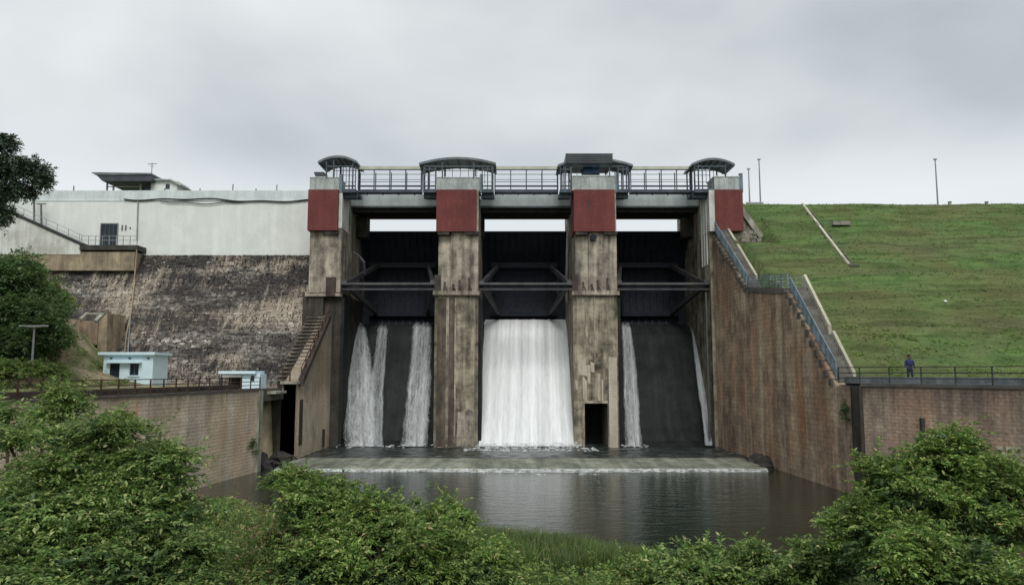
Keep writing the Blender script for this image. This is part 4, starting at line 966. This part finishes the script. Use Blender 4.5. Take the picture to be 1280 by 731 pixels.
    fence(fr, [(20.15, 46.2, 6.5), (20.25, 43.6, 6.5), (25.1, 36.1, 6.5), (30.3, 28.1, 6.5), (35, 21.1, 6.5)], 0, 1.75, .95, ('rail_dark', 'rail_dark'), (.34, .66, 1.0), .06)
    k = thing('walkway_kerb', 'blue grey kerb running behind the walkway fence to the stairs', 'kerb', (22, 42, 6.4))
    wall_strip('kerb', 'kerb_blue', k, [(36.6, 22), (31.9, 28.9), (26.7, 37), (21.5, 44.8), (20.6, 46.3)], [6.88]*5, .25, 6.0, side=1)
    path_ = link('walkway_path', [(20.2, 43.4, 6.506), (25, 36, 6.506), (35, 21, 6.506), (37, 22.3, 6.506), (27, 37.2, 6.506), (22, 46.2, 6.506), (20.2, 46.2, 6.506)], [(0, 1, 2, 3, 4, 5, 6)], 'concrete_slab'); tag(path_, kind='structure')
weathered('pale_parapet', (.66, .64, .50), (.56, .54, .42), (.16, .15, .11), .3, .5, off=14, bump=.2)
plain('coping_dark', (.10, .095, .085), .9, 0, .5); plain('step_grey', (.14, .135, .12), .9, 0, .4)
plain('pale_rail', (.38, .42, .37), .6, 0, .2); weathered('kerb_blue', (.20, .24, .26), (.14, .17, .185), (.05, .06, .06), .4, .6, off=3)
right_side()
def embankment_bits():
    # wing wall between the end pier and the grass
    t = thing('wing_wall', 'rough stone block with pale sloping coping between the red pier and the grass', 'wall', (22.6, 72, 20))
    Y = 70.4
    B().prism([(X(921, 300, Y), Z(307, Y)), (X(951, 300, Y), Z(306, Y)), (X(951, 300, Y), Z(293, Y)), (X(928, 300, Y), Z(262, Y)), (X(921, 300, Y), Z(262, Y))], Y+.2, Y+4, 'y').build('core', 'pier_concrete', t)
    for r in range(5):
        for k in range(5):
            z0 = 307-r*4.8+(k % 2)*.8; a = 918+k*6.7+r*1.2
            if a+6 < 953 and r < 4: B().prism([(X(a, z0, Y), Z(z0, Y)), (X(a+6.1, z0, Y), Z(z0, Y)), (X(a+5.8, z0, Y), Z(z0-4.2, Y)), (X(a+.4, z0, Y), Z(z0-4.2, Y))], Y-.05+random.uniform(-.15, .1), Y+.3, 'y').build('stone', 'coping_grey', t)
    B().prism([(X(927, 300, Y), Z(266, Y)), (X(949, 300, Y), Z(298, Y)), (X(953, 300, Y), Z(296, Y)), (X(953, 300, Y), Z(292, Y)), (X(930, 300, Y), Z(258, Y)), (X(927, 300, Y), Z(258, Y))], Y-.1, Y+1.2, 'y').build('coping', 'pale_coping', t)
    # white drain kerb down the slope
    def g(px, py):
        Yq = 60.
        for _ in range(40):
            x, _y, z = P(px, py, Yq); zz = float(slope(np.array([x]), np.array([Yq]))[0]); Yq += (z-zz)*-1.0 if False else (zz-z)*-.0
            # secant on the planar slope
            d = z-zz; Yq = Yq+d/.75 if d > 0 else Yq+d/.75
            Yq = min(max(Yq, 46), 77)
        return P(px, py, Yq)
    t = thing('drain_channel', 'pale concrete drain running straight down the upper grass slope', 'drain', g(1034, 294))
    b = B(); pts = [g(1003+u*58, 256+u*76) for u in [k/16 for k in range(17)]]
    for p, q in zip(pts, pts[1:]): b.bar((p[0], p[1], p[2]+.07), (q[0], q[1], q[2]+.07), .20, .22)
    b.build('kerb_edge', 'pale_parapet', t)
    b = B()
    for p, q in zip(pts, pts[1:]): b.bar((p[0]+.42, p[1], p[2]-.05), (q[0]+.42, q[1], q[2]-.05), .10, .16)
    b.build('far_edge', 'coping_dark', t)
    p = g(1063, 332); B().box(p[0]-.1, p[0]+.7, p[1]-.2, p[1]+.1, p[2]-.1, p[2]+.06).build('outfall', 'coping_dark', t)
    p = g(1050, 281); b = B().box(p[0]-.85, p[0]+.8, p[1]-.5, p[1]+.9, p[2]-.1, p[2]+.28); tag(b.build('concrete_slab', 'coping_grey'), 'single dark edged slab lying high on the grass slope', 'slab')
    p = g(1182, 378); b = B().add([(p[0]-.14, p[1]-.1, p[2]+.05), (p[0]+.1, p[1]-.1, p[2]+.05), (p[0]+.16, p[1]+.1, p[2]+.12), (p[0]-.1, p[1]+.12, p[2]+.14), (p[0], p[1], p[2]+.2)], [(0, 1, 4), (1, 2, 4), (2, 3, 4), (3, 0, 4), (3, 2, 1, 0)]); tag(b.build('plastic_bag', 'litter_white'), 'small white scrap of plastic caught in the slope grass', 'litter')
    for a, b_, lab in ((975, 1001, 'short dark kerb on the embankment crest beside the drain top'), (1011, 1076, 'long dark kerb on the embankment crest beyond the drain top')):
        q = B().box(X(a, 253, 78), X(b_, 253, 78), 77.6, 78.1, 24.3, 24.85); tag(q.build('crest_kerb', 'coping_dark'), lab, 'kerb', 'kerbs on the embankment crest')
    for px, top, lab in ((937, 212, 'shorter of the two poles behind the end pier'), (950.5, 200, 'taller of the two poles behind the end pier'), (1172, 200, 'lone lamp pole standing on the open embankment crest')):
        Yq = 80.; x = X(px, 250, Yq); t = thing('crest_pole', lab, 'pole', (x, Yq, 24.5), 'poles along the dam crest')
        B().tube([(x, Yq, 24.3), (x, Yq, Z(top, Yq))], [.10, .06], 8).build('shaft', 'pole_grey', t)
        box('base_block', 'coping_grey', t, x-.28, x+.28, Yq-.28, Yq+.28, 24.2, 24.95)
        box('lamp_head', 'pole_grey', t, x-.16, x+.16, Yq-.1, Yq+.1, Z(top, Yq), Z(top, Yq)+.12)
    for px, lab in ((1187, 'stubby marker post next to the lone lamp pole'), (1233, 'stubby marker post farther from the lone lamp pole')):
        x = X(px, 250, 78); t = thing('marker_post', lab, 'post', (x, 78, 24.4), 'marker posts on the crest'); box('stone_shaft', 'coping_grey', t, x-.12, x+.12, 77.9, 78.12, 24.3, 25.15); box('cap', 'coping_dark', t, x-.15, x+.15, 77.87, 78.15, 25.15, 25.24)
    x = X(943, 247, 79); t = thing('crest_barrier', 'low grey barrier between the two poles behind the end pier', 'barrier', (x, 79, 24.4))
    for s in (-.8, 0, .8): box('post', 'pole_grey', t, x+s-.06, x+s+.06, 79, 79.1, 24.3, 25.4)
    box('rail', 'pole_grey', t, x-.95, x+.95, 78.95, 79, 25.2, 25.4)
plain('coping_grey', (.23, .215, .185), .9, 0, .5)
embankment_bits()

# ------------------------------------------------------------------ the person on the walkway
def person():
    base = Vector((X(1137, 470, 39.8), 39.8, 6.51)); base.x = 23.0+.35; base.y = 39.9
    base = Vector((X(1137, 460, 45.), 45., 6.45))
    t = thing('person', 'person in dark blue clothes standing at the walkway railing, back to the slope', 'person', base)
    J = {'pelvis': (0, 0, .92), 'waist': (0, 0, 1.08), 'chest': (0, .01, 1.30), 'neck': (0, .0, 1.46), 'nk2': (0, -.01, 1.53), 'head': (0, -.03, 1.60), 'top': (0, -.02, 1.70),
         'sl': (-.19, 0, 1.40), 'el': (-.27, .0, 1.13), 'wl': (-.20, -.22, 1.02), 'hl': (-.17, -.30, 1.00), 'sr': (.19, 0, 1.40), 'er': (.29, .03, 1.14), 'wr': (.28, -.05, .90), 'hr': (.28, -.08, .82),
         'tl': (-.10, 0, .88), 'kl': (-.12, -.03, .48), 'al': (-.13, .02, .08), 'fl': (-.14, -.13, .04), 'tr': (.10, 0, .88), 'kr': (.12, -.05, .48), 'ar': (.14, .03, .08), 'fr': (.16, -.12, .04)}
    E = [('pelvis', 'waist'), ('waist', 'chest'), ('chest', 'neck'), ('neck', 'nk2'), ('nk2', 'head'), ('head', 'top'), ('chest', 'sl'), ('sl', 'el'), ('el', 'wl'), ('wl', 'hl'), ('chest', 'sr'), ('sr', 'er'), ('er', 'wr'), ('wr', 'hr'), ('pelvis', 'tl'), ('tl', 'kl'), ('kl', 'al'), ('al', 'fl'), ('pelvis', 'tr'), ('tr', 'kr'), ('kr', 'ar'), ('ar', 'fr')]
    R = dict(pelvis=.15, waist=.13, chest=.16, neck=.07, nk2=.055, head=.095, top=.07, sl=.075, el=.05, wl=.035, hl=.035, sr=.075, er=.05, wr=.035, hr=.035, tl=.10, kl=.065, al=.045, fl=.04, tr=.10, kr=.065, ar=.045, fr=.04)
    for s, hk, wk in (('l', 'hl', 'wl'), ('r', 'hr', 'wr')):
        h = Vector(J[hk]); d = (h-Vector(J[wk])).normalized()
        for i in range(5):
            o = Vector(((i-2)*.018, 0, 0)); ln = (.045, .07, .078, .07, .055)[i]
            a = h+o+d*.02; b = a+d*ln*.5+Vector((0, 0, -.005)); c = b+d*ln*.5+Vector((0, .008, -.018))
            if i == 0: b = h+Vector((-.035 if s == 'l' else .035, 0, 0))+d*.02; c = b+d*.03
            J[f'{s}f{i}a'], J[f'{s}f{i}b'], J[f'{s}f{i}c'] = tuple(a), tuple(b), tuple(c)
            E += [(hk, f'{s}f{i}a'), (f'{s}f{i}a', f'{s}f{i}b'), (f'{s}f{i}b', f'{s}f{i}c')]
            for q in 'abc': R[f'{s}f{i}{q}'] = .009
    names = list(J); me = bpy.data.meshes.new('body'); me.from_pydata([J[k] for k in names], [(names.index(a), names.index(b)) for a, b in E], []); me.update()
    o = bpy.data.objects.new('tmp', me); COL.objects.link(o); md = o.modifiers.new('s', 'SKIN'); o.modifiers.new('u', 'SUBSURF').levels = 2
    sv = me.skin_vertices[0].data
    for i, k in enumerate(names): sv[i].radius = (R[k], R[k]*(.7 if k in ('chest', 'waist', 'pelvis') else 1)); sv[i].use_root = (k == 'pelvis')
    dg = bpy.context.evaluated_depsgraph_get(); dg.update(); bm = bpy.data.meshes.new_from_object(o.evaluated_get(dg)); bpy.data.objects.remove(o)
    n = len(bm.vertices); co = np.empty(n*3, np.float32); bm.vertices.foreach_get('co', co); co = co.reshape(-1, 3)
    bm.name = 'body'; bm.materials.clear()
    for m in ('skin', 'cloth_navy', 'cloth_dark'): bm.materials.append(M[m])
    for p in bm.polygons:
        c = p.center; hand = (abs(c.x) > .13 and c.y < -.2 and c.z < 1.2 and c.z > .95) or (c.x > .22 and c.z < .90 and c.z > .6)
        p.material_index = 0 if (c.z > 1.50 or hand) else (1 if c.z > .9 else 2); p.use_smooth = True
    b = bpy.data.objects.new('body', bm); COL.objects.link(b); b.parent = t
    def ball(name, m, c, r, sc=(1, 1, 1), par=t, lo=-1):
        v = []; f = []; nn = 12
        for i in range(9):
            th = math.pi*i/8
            for j in range(nn): a = 2*math.pi*j/nn; v.append((base.x+c[0]+r*sc[0]*math.sin(th)*math.cos(a), base.y+c[1]+r*sc[1]*math.sin(th)*math.sin(a), base.z+c[2]+max(lo, math.cos(th))*r*sc[2]))
        for i in range(8):
            for j in range(nn): f.append((i*nn+j, i*nn+(j+1) % nn, (i+1)*nn+(j+1) % nn, (i+1)*nn+j))
        return link(name, v, f, m, par, smooth=True)
    ball('hair', 'hair_black', (0, .015, 1.665), .112, (.95, 1.05, 1), lo=-.35)
    ball('jacket', 'cloth_navy', (0, .01, 1.24), .25, (.88, .62, 1.05))
    for s in (-1, 1):
        ball('eye', 'hair_black', (s*.035, -.115, 1.635), .011); ball('ear', 'skin', (s*.098, -.01, 1.62), .025, (.4, .8, 1.2)); ball('shoe', 'hair_black', (s*.145, -.07, .045), .12, (.42, 1, .38))
    ball('nose', 'skin', (0, -.128, 1.61), .018, (.8, 1, 1.3)); ball('mouth', 'rust_dark', (0, -.118, 1.575), .02, (1.2, .3, .3))
person()

# ------------------------------------------------------------------ vegetation
def nrm(a): return a/np.maximum(np.linalg.norm(a, axis=-1, keepdims=True), 1e-9)
def leaf_mesh(name, m, parent, o, d, side, ln, wd, kind=None, fold=.25):
    """one folded two-triangle leaf per row: origin, direction, side vector, length, width"""
    n = len(o); d = nrm(d); side = nrm(side-d*np.sum(side*d, -1, keepdims=True)); up = np.cross(side, d)
    ln = ln[:, None]; wd = wd[:, None]
    mid = o+d*ln*.45
    v = np.stack([o, mid+side*wd*.5+up*wd*fold, o+d*ln-up*ln*.12, mid-side*wd*.5+up*wd*fold], 1).reshape(-1, 3)
    i = np.arange(n)*4; f = np.concatenate([np.stack([i, i+1, i+2], -1), np.stack([i, i+2, i+3], -1)])
    ob = link(name, v, f, m, parent, uvs=False)
    if kind: ob['kind'] = kind
    return ob
def sprays(centres, radii, per, leaves, ln, twig, flat=.45, r=None):
    """twigs fanned out of clump centres, leaflets in pairs along each"""
    r = r or rng; C = np.repeat(centres, per, 0); R_ = np.repeat(radii, per)
    d = nrm(r.normal(size=C.shape)*np.array([1, 1, flat])+np.array([0, 0, .18])); O = C+d*(R_*r.uniform(.15, .85, len(C)))[:, None]
    out = [[], [], [], [], []]; side = nrm(np.cross(d, np.array([0, 0, 1.])+r.normal(size=d.shape)*.25)); L = twig*r.uniform(.6, 1.2, len(C))
    for k in range(leaves):
        t = (k//2+.6)/(leaves/2); s = 1 if k % 2 else -1
        p = O+d*(L*t)[:, None]+np.array([0, 0, -1])*(L*t*t*.22)[:, None]
        dd = nrm(side*s+d*(.55+.5*t)+r.normal(size=d.shape)*.28+np.array([0, 0, -.10]))
        out[0].append(p); out[1].append(dd); out[2].append(np.cross(dd, np.array([0, 0, 1.])+r.normal(size=d.shape)*.45)); q = ln*r.uniform(.45, 1.35, len(C))*(1-.25*t); out[3].append(q); out[4].append(q*.46)
    return [np.concatenate(x) for x in out], O, d, L
def bush(name, label, cat, lobes, m, dens, ln, base, per=9, leaves=8, twig=.42, clump=.34, flat=.45, bark='bark', seed=1, group=None, inner=None, shell=.55, lump=1.0, fork=None, shoots=True):
    """lobes: (x,y,z,rx,ry,rz); clumps sit mostly in the outer shell of each lobe"""
    r = np.random.default_rng(seed); t = thing(name, label, cat, base, group); cs = []
    for (x, y, z, a, b, c) in lobes:
        sz = (a*b*c)**(1/3); K = int(np.clip(16*lump*sz**.5, 6, 40)); n = max(3, int(dens*sz**2/K*1.25))
        for _ in range(K):          # every lobe breaks up into billows with gaps between
            u = nrm(r.normal(size=3)); u[2] = abs(u[2])-.45*(r.random() < .3); q = np.array([x, y, z])+u*(shell+(1.12-shell)*r.random())*np.array([a, b, c])
            w_ = r.uniform(.24, .46)*sz**.8; g_ = nrm(r.normal(size=(n, 3)))*r.random((n, 1))**.4*np.array([w_*1.25, w_*1.1, w_*.55]); cs.append(q+g_)
    C = np.concatenate(cs); R_ = clump*r.uniform(.6, 1.3, len(C))
    (o, d, s, l, w), O, D, L = sprays(C, R_, per, leaves, ln, twig, flat, r)
    if shoots:
        top = C[C[:, 2] > np.quantile(C[:, 2], .35)]; sh = top[r.choice(len(top), min(len(top), int(len(top)*.10)+3), False)]
        (o2, d2, s2, l2, w2), *_ = sprays(sh+np.array([0, 0, .1]), np.full(len(sh), .12), 3, 16, ln*.95, twig*1.7, 1.1, r)
        o, d, s, l, w = [np.concatenate(q) for q in ((o, o2), (d, d2), (s, s2), (l, l2), (w, w2))]
    leaf_mesh('foliage', m, t, o, d, s, l, w, 'stuff')
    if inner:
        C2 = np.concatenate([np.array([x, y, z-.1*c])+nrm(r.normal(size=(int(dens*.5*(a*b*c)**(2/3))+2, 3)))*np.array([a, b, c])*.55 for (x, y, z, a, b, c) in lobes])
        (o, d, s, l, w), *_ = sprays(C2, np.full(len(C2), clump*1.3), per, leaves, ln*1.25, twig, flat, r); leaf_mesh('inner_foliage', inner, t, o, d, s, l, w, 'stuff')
    # stems: trunk fork to each lobe, twigs to clumps
    bb = B(); tr = B(); bv = Vector(base)
    if fork: f_ = Vector(fork); tr.tube([bv-Vector((0, 0, .4)), bv.lerp(f_, .3)+Vector((.2, 0, 0)), bv.lerp(f_, .7)+Vector((-.15, 0, 0)), f_], [.42, .34, .27, .2], 9); bv = f_
    for k, (x, y, z, a, b, c) in enumerate(lobes):
        e = Vector((x, y, z-.2*c)); m1 = bv.lerp(e, .45)+Vector((r.normal()*.15, r.normal()*.15, .25)); rr = .035+.018*max(a, b)
        (tr if k == 0 else bb).tube([bv-Vector((0, 0, .3)), bv.lerp(m1, .5)+Vector((r.normal()*.05, 0, .05)), m1, e], [rr*1.7, rr*1.3, rr, rr*.5], 7)
        near = [Vector(q) for q in C[np.argsort(np.linalg.norm(C-np.array([x, y, z]), axis=1))[:max(6, int(dens*.35*(a*b*c)**(2/3)))]]]
        for q in near[::2]: bb.tube([e, e.lerp(q, .5)+Vector((r.normal()*.08, r.normal()*.08, .06)), q], [rr*.45, rr*.3, .006], 5)
    tr.build('trunk', bark, t); 
    if bb.v: bb.build('branches', bark, t)
    return t
def L(px, py, Y, rx, ry, rz): x, y, z = P(px, py, Y); return (x, y, z, rx, ry, rz)
def gz(x, y): return float(height(np.array([float(x)]), np.array([float(y)]))[0])
def at(px, Y, py=600): x = X(px, py, Y); return (x, Y, gz(x, Y))
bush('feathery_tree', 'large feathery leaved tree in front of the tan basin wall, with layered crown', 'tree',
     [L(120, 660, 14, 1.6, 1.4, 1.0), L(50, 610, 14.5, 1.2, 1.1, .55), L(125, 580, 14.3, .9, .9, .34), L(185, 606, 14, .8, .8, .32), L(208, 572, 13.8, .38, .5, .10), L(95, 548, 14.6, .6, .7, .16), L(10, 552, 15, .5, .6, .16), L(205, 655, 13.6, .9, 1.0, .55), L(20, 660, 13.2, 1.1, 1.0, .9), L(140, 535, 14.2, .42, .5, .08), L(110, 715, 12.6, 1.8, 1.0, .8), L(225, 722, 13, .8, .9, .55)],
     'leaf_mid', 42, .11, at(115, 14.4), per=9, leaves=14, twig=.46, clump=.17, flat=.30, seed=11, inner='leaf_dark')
bush('sapling_crown', 'thin topped sapling reaching the rusty fence above the feathery tree', 'sapling', [L(55, 520, 17, .6, .7, .18), L(8, 525, 17.2, .6, .6, .2), L(78, 502, 17, .2, .3, .2)], 'leaf_mid', 34, .14, at(50, 17.2), twig=.4, clump=.2, seed=12, lump=.6)
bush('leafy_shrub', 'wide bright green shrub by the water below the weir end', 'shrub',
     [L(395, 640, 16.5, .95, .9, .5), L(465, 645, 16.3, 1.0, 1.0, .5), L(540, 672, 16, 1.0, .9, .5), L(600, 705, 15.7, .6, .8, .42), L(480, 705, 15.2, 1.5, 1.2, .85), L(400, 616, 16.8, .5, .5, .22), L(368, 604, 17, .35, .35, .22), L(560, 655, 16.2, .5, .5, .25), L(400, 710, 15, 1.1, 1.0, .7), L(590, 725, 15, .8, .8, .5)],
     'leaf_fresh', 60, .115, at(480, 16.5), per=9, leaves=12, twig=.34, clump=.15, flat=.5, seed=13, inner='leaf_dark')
bush('leafy_tree', 'tall bushy tree standing before the reddish wall, bright young tips', 'tree',
     [L(1190, 615, 15, 1.1, 1.0, .8), L(1130, 625, 14.8, .95, .9, .5), L(1185, 572, 15, .55, .6, .25), L(1115, 592, 15, .6, .6, .16), L(1240, 650, 14.4, 1.2, 1.0, .7), L(1130, 690, 14, 1.4, 1.1, .8), L(1210, 720, 13.3, 1.5, 1.0, .8), L(1085, 655, 14.6, .55, .6, .4), L(1270, 620, 15, .7, .7, .28), L(1195, 553, 15, .22, .25, .12), L(1230, 588, 15.2, .4, .4, .2)],
     'leaf_fresh', 56, .11, at(1180, 14.8), per=9, leaves=13, twig=.36, clump=.15, flat=.4, seed=14, inner='leaf_dark')
bush('leafy_shrub', 'rounded shrub at the pool edge next to the tall grass', 'shrub', [L(845, 712, 18, .7, .7, .5), L(880, 706, 18, .45, .5, .45), L(820, 730, 17.4, .8, .6, .5), L(880, 730, 17, .8, .7, .5)], 'leaf_mid', 70, .15, at(850, 18, 700), per=8, twig=.32, clump=.16, seed=15, inner='leaf_dark')
bush('leafy_shrub', 'shrub with two pointed tops between the rounded shrub and the bushy tree', 'shrub', [L(955, 722, 17, .7, .7, .45), L(915, 728, 17, .5, .5, .4), L(1000, 732, 16.5, .8, .6, .45), L(945, 698, 17.2, .3, .3, .22), L(1035, 705, 16, .6, .6, .6)], 'leaf_mid', 70, .15, at(955, 17, 700), per=8, twig=.32, clump=.16, seed=16, inner='leaf_dark')
bush('leafy_shrub', 'low yellowish shrub at the lower edge between grass and rounded shrub', 'shrub', [L(770, 738, 17, .8, .7, .35), L(700, 745, 16.5, .9, .7, .35)], 'leaf_fresh', 45, .12, at(760, 17, 720), per=8, twig=.3, clump=.2, seed=17)
bush('dry_bush', 'loose bush with some dry leaves between the feathery tree and the bright shrub', 'bush', [L(325, 712, 15.5, .6, .8, .45), L(350, 675, 16, .3, .4, .2), L(290, 735, 14.6, .9, .8, .5)], 'leaf_mixed', 26, .11, at(330, 15.5), per=8, twig=.36, clump=.2, seed=18, inner='leaf_mid')
# far left: tree line on the soil mound and the overhanging crown
bush('dark_tree', 'dense dark tree on the soil mound below the stair wall', 'tree', [L(22, 395, 55, 2.6, 2.6, 2.4), L(5, 350, 55, 2.2, 2.4, 1.7), L(45, 415, 54, 1.6, 1.8, 1.5), L(0, 440, 53, 2.6, 2.2, 1.7)], 'leaf_dark', 36, .30, (X(25, 440, 55), 55, gz(X(25, 440, 55), 55)), per=9, leaves=8, twig=.8, clump=.6, flat=.8, bark='bark_dark', seed=19, inner='leaf_dark', shell=.5)
bush('dark_tree', 'greener tree hugging the mound on the dam side of the dense one', 'tree', [L(55, 380, 58, 1.6, 1.6, 1.6), L(62, 425, 57.5, 1.3, 1.5, 1.1), L(30, 345, 58.5, 1.3, 1.4, 1.0)], 'leaf_mid', 38, .28, (X(60, 440, 58), 58, gz(X(60, 440, 58), 58)), per=8, leaves=8, twig=.7, clump=.5, flat=.8, bark='bark_dark', seed=20, inner='leaf_dark')
bush('overhanging_tree', 'dark crown reaching in against the sky above the stair wall', 'tree', [L(-5, 212, 42, 1.6, 1.6, .7), L(34, 216, 42, .95, 1.0, .5), L(3, 180, 42, .8, .8, .28), L(-5, 268, 42, .8, .9, .55), L(22, 240, 42, .9, .9, .35), L(52, 226, 42, .4, .5, .18), L(-60, 230, 42, 3.2, 2.6, 2.2), L(-30, 195, 42, 1.2, 1.2, .8)], 'leaf_crown', 34, .20, (X(-100, 470, 42), 42, gz(X(-100, 470, 42), 42)), per=8, leaves=8, twig=.45, clump=.32, flat=.8, bark='bark_dark', seed=21, inner='leaf_crown', fork=P(-95, 290, 42))
bush('mound_shrub', 'low scrub at the foot of the mound beside the lamp post', 'shrub', [L(20, 462, 50, 1.6, 1.2, .7), L(62, 466, 52, .9, 1.0, .45)], 'leaf_mid', 40, .22, (X(50, 465, 51), 51, 5.8), per=7, leaves=8, twig=.45, clump=.35, seed=22)
bush('wall_plant', 'small fern tuft rooted in the tan basin wall', 'plant', [(-18.75, 54.0, 1.7, .25, .35, .7)], 'leaf_dark', 60, .14, (-18.8, 54.0, 1.2), per=5, twig=.3, clump=.15, seed=23)
bush('wall_plant', 'dangling creeper in the brown wall corner below the railing', 'plant', [(20.0, 45.0, 4.6, .15, .3, .9)], 'leaf_dark', 40, .12, (20.1, 45.0, 4.6), per=5, twig=.25, clump=.15, seed=24)

def blades(name, label, cat, m, pts, h, w, lean=.35, k=5, seed=1, seg=True):
    """tufts: k blades from each root point, each two bent segments"""
    r = np.random.default_rng(seed); n = len(pts); O = np.repeat(pts, k, 0)+r.normal(size=(n*k, 3))*np.array([.05, .05, 0]); H = h*r.uniform(.5, 1.25, (n*k, 1))
    a = r.uniform(0, 2*math.pi, n*k); d = np.stack([np.cos(a), np.sin(a), 0*a], -1); s = np.stack([-np.sin(a), np.cos(a), 0*a], -1)*w*.5; up = np.array([0, 0, 1.]); ln = lean*r.uniform(.3, 1.5, (n*k, 1))
    m1 = O+up*H*.6+d*H*ln*.35; t = O+up*H*(1-.3*ln)+d*H*ln
    v = np.stack([O-s, O+s, m1+s*.8, m1-s*.8, t], 1).reshape(-1, 3); i = np.arange(n*k)*5
    f = np.concatenate([np.stack([i, i+1, i+2], -1), np.stack([i, i+2, i+3], -1), np.stack([i+3, i+2, i+4], -1)])
    o = link(name, v, f, m, uvs=False); return tag(o, label, cat, kind='stuff')
def scatter(n, x0, x1, y0, y1, keep=None, seed=0):
    r = np.random.default_rng(seed); x = r.uniform(x0, x1, n); y = r.uniform(y0, y1, n)
    if keep is not None: q = keep(x, y, r); x, y = x[q], y[q]
    return np.stack([x, y, height(x, y)-.03], -1)
kp = lambda x, y, r: (x > xr(y)+2.6) & (r.random(len(x)) < .45+.9*noise2(x*.35, y*1.3, 8)*noise2(x*.3, y*.5, 77))
blades('slope_grass', 'short rough grass covering the embankment slope', 'grass', 'blade_slope', scatter(22000, 20, 64, 46, 78, kp, 51), .07, .08, 1.5, 4, 51)
kp2 = lambda x, y, r: (x > xr(y)+2.3) & (noise2(x*.5, y*.9, 78) > .42)
blades('toe_grass', 'taller bright grass along the toe of the embankment', 'grass', 'toe_blade', scatter(6000, 20, 50, 43, 52, kp2, 52), .10, .08, 1.5, 4, 52)
kb = lambda x, y, r: (height(x, y) > -.12) & (height(x, y) < 4.5) & (x > xl(y)+.3) & (x < xr(y)-.3)
blades('bank_grass', 'tall grass and weeds growing on the near bank of the pool', 'grass', 'blade', scatter(34000, -22, 24, 13, 48, kb, 53), .42, .022, .6, 6, 53)
kb3 = lambda x, y, r: (height(x, y) > -.2) & (height(x, y) < 1.9)
blades('reed_clump', 'tall slender grass clump at the water edge between the shrubs', 'grass', 'blade', scatter(3000, -2.6, 4.6, 20, 31.5, kb3, 54), .85, .028, .5, 7, 54)
def weeds():
    r = np.random.default_rng(60); p = scatter(4200, -20, 22, 12, 46, lambda x, y, q: (height(x, y) > .0) & (height(x, y) < 4.4) & (x > xl(y)+.4) & (noise2(x*.7, y*.7, 88) > .42), 61)
    p = p+np.array([0, 0, 1])*r.uniform(.15, .6, (len(p), 1)); (o, d, s, l, w), *_ = sprays(p, np.full(len(p), .22), 6, 6, .10, .26, .5, r)
    tag(leaf_mesh('undergrowth', 'leaf_fresh', None, o, d, s, l, w), 'broad leaved weeds scattered through the bank grass', 'weeds', kind='stuff')
    p = scatter(500, -15, -6, 18, 40, lambda x, y, q: (height(x, y) > .1) & (noise2(x*.9, y*.9, 89) > .5), 62)+np.array([0, 0, .5])
    (o, d, s, l, w), *_ = sprays(p, np.full(len(p), .3), 5, 6, .10, .3, .5, r); tag(leaf_mesh('dry_weeds', 'leaf_dry', None, o, d, s, l, w), 'dry brown weeds on the bank below the tan wall', 'weeds', kind='stuff')
    p = scatter(3600, -60, -30, 44, 70, lambda x, y, q: noise2(x*.6, y*.6, 90) > .5, 63); (o, d, s, l, w), *_ = sprays(p, np.full(len(p), .3), 6, 6, .16, .35, .6, r)
    tag(leaf_mesh('mound_scrub', 'leaf_mid', None, o, d, s, l, w), 'patchy green scrub over the soil mound', 'scrub', kind='stuff')
weeds()
def dead_twigs():
    r = random.Random(9); t = thing('dead_branch', 'bare grey twigs sticking out between the loose bush and the bright shrub', 'branch', at(345, 15.6))
    base = Vector(at(345, 15.6))
    for k in range(7):
        d = Vector((r.uniform(-.7, .7), r.uniform(-.4, .3), r.uniform(1.2, 2.0))); p0 = base+Vector((r.uniform(-.3, .3), 0, 0)); b = B()
        pts = [p0, p0+d*.4+Vector((r.uniform(-.08, .08), 0, 0)), p0+d*.75+Vector((r.uniform(-.1, .1), 0, 0)), p0+d]
        b.tube(pts, [.018, .013, .009, .004], 5)
        for q in (1, 2): b.tube([pts[q], pts[q]+Vector((r.uniform(-.35, .35), r.uniform(-.1, .1), r.uniform(.15, .4)))], [.008, .003], 4)
        b.build('twig', 'bark', t)
dead_twigs()
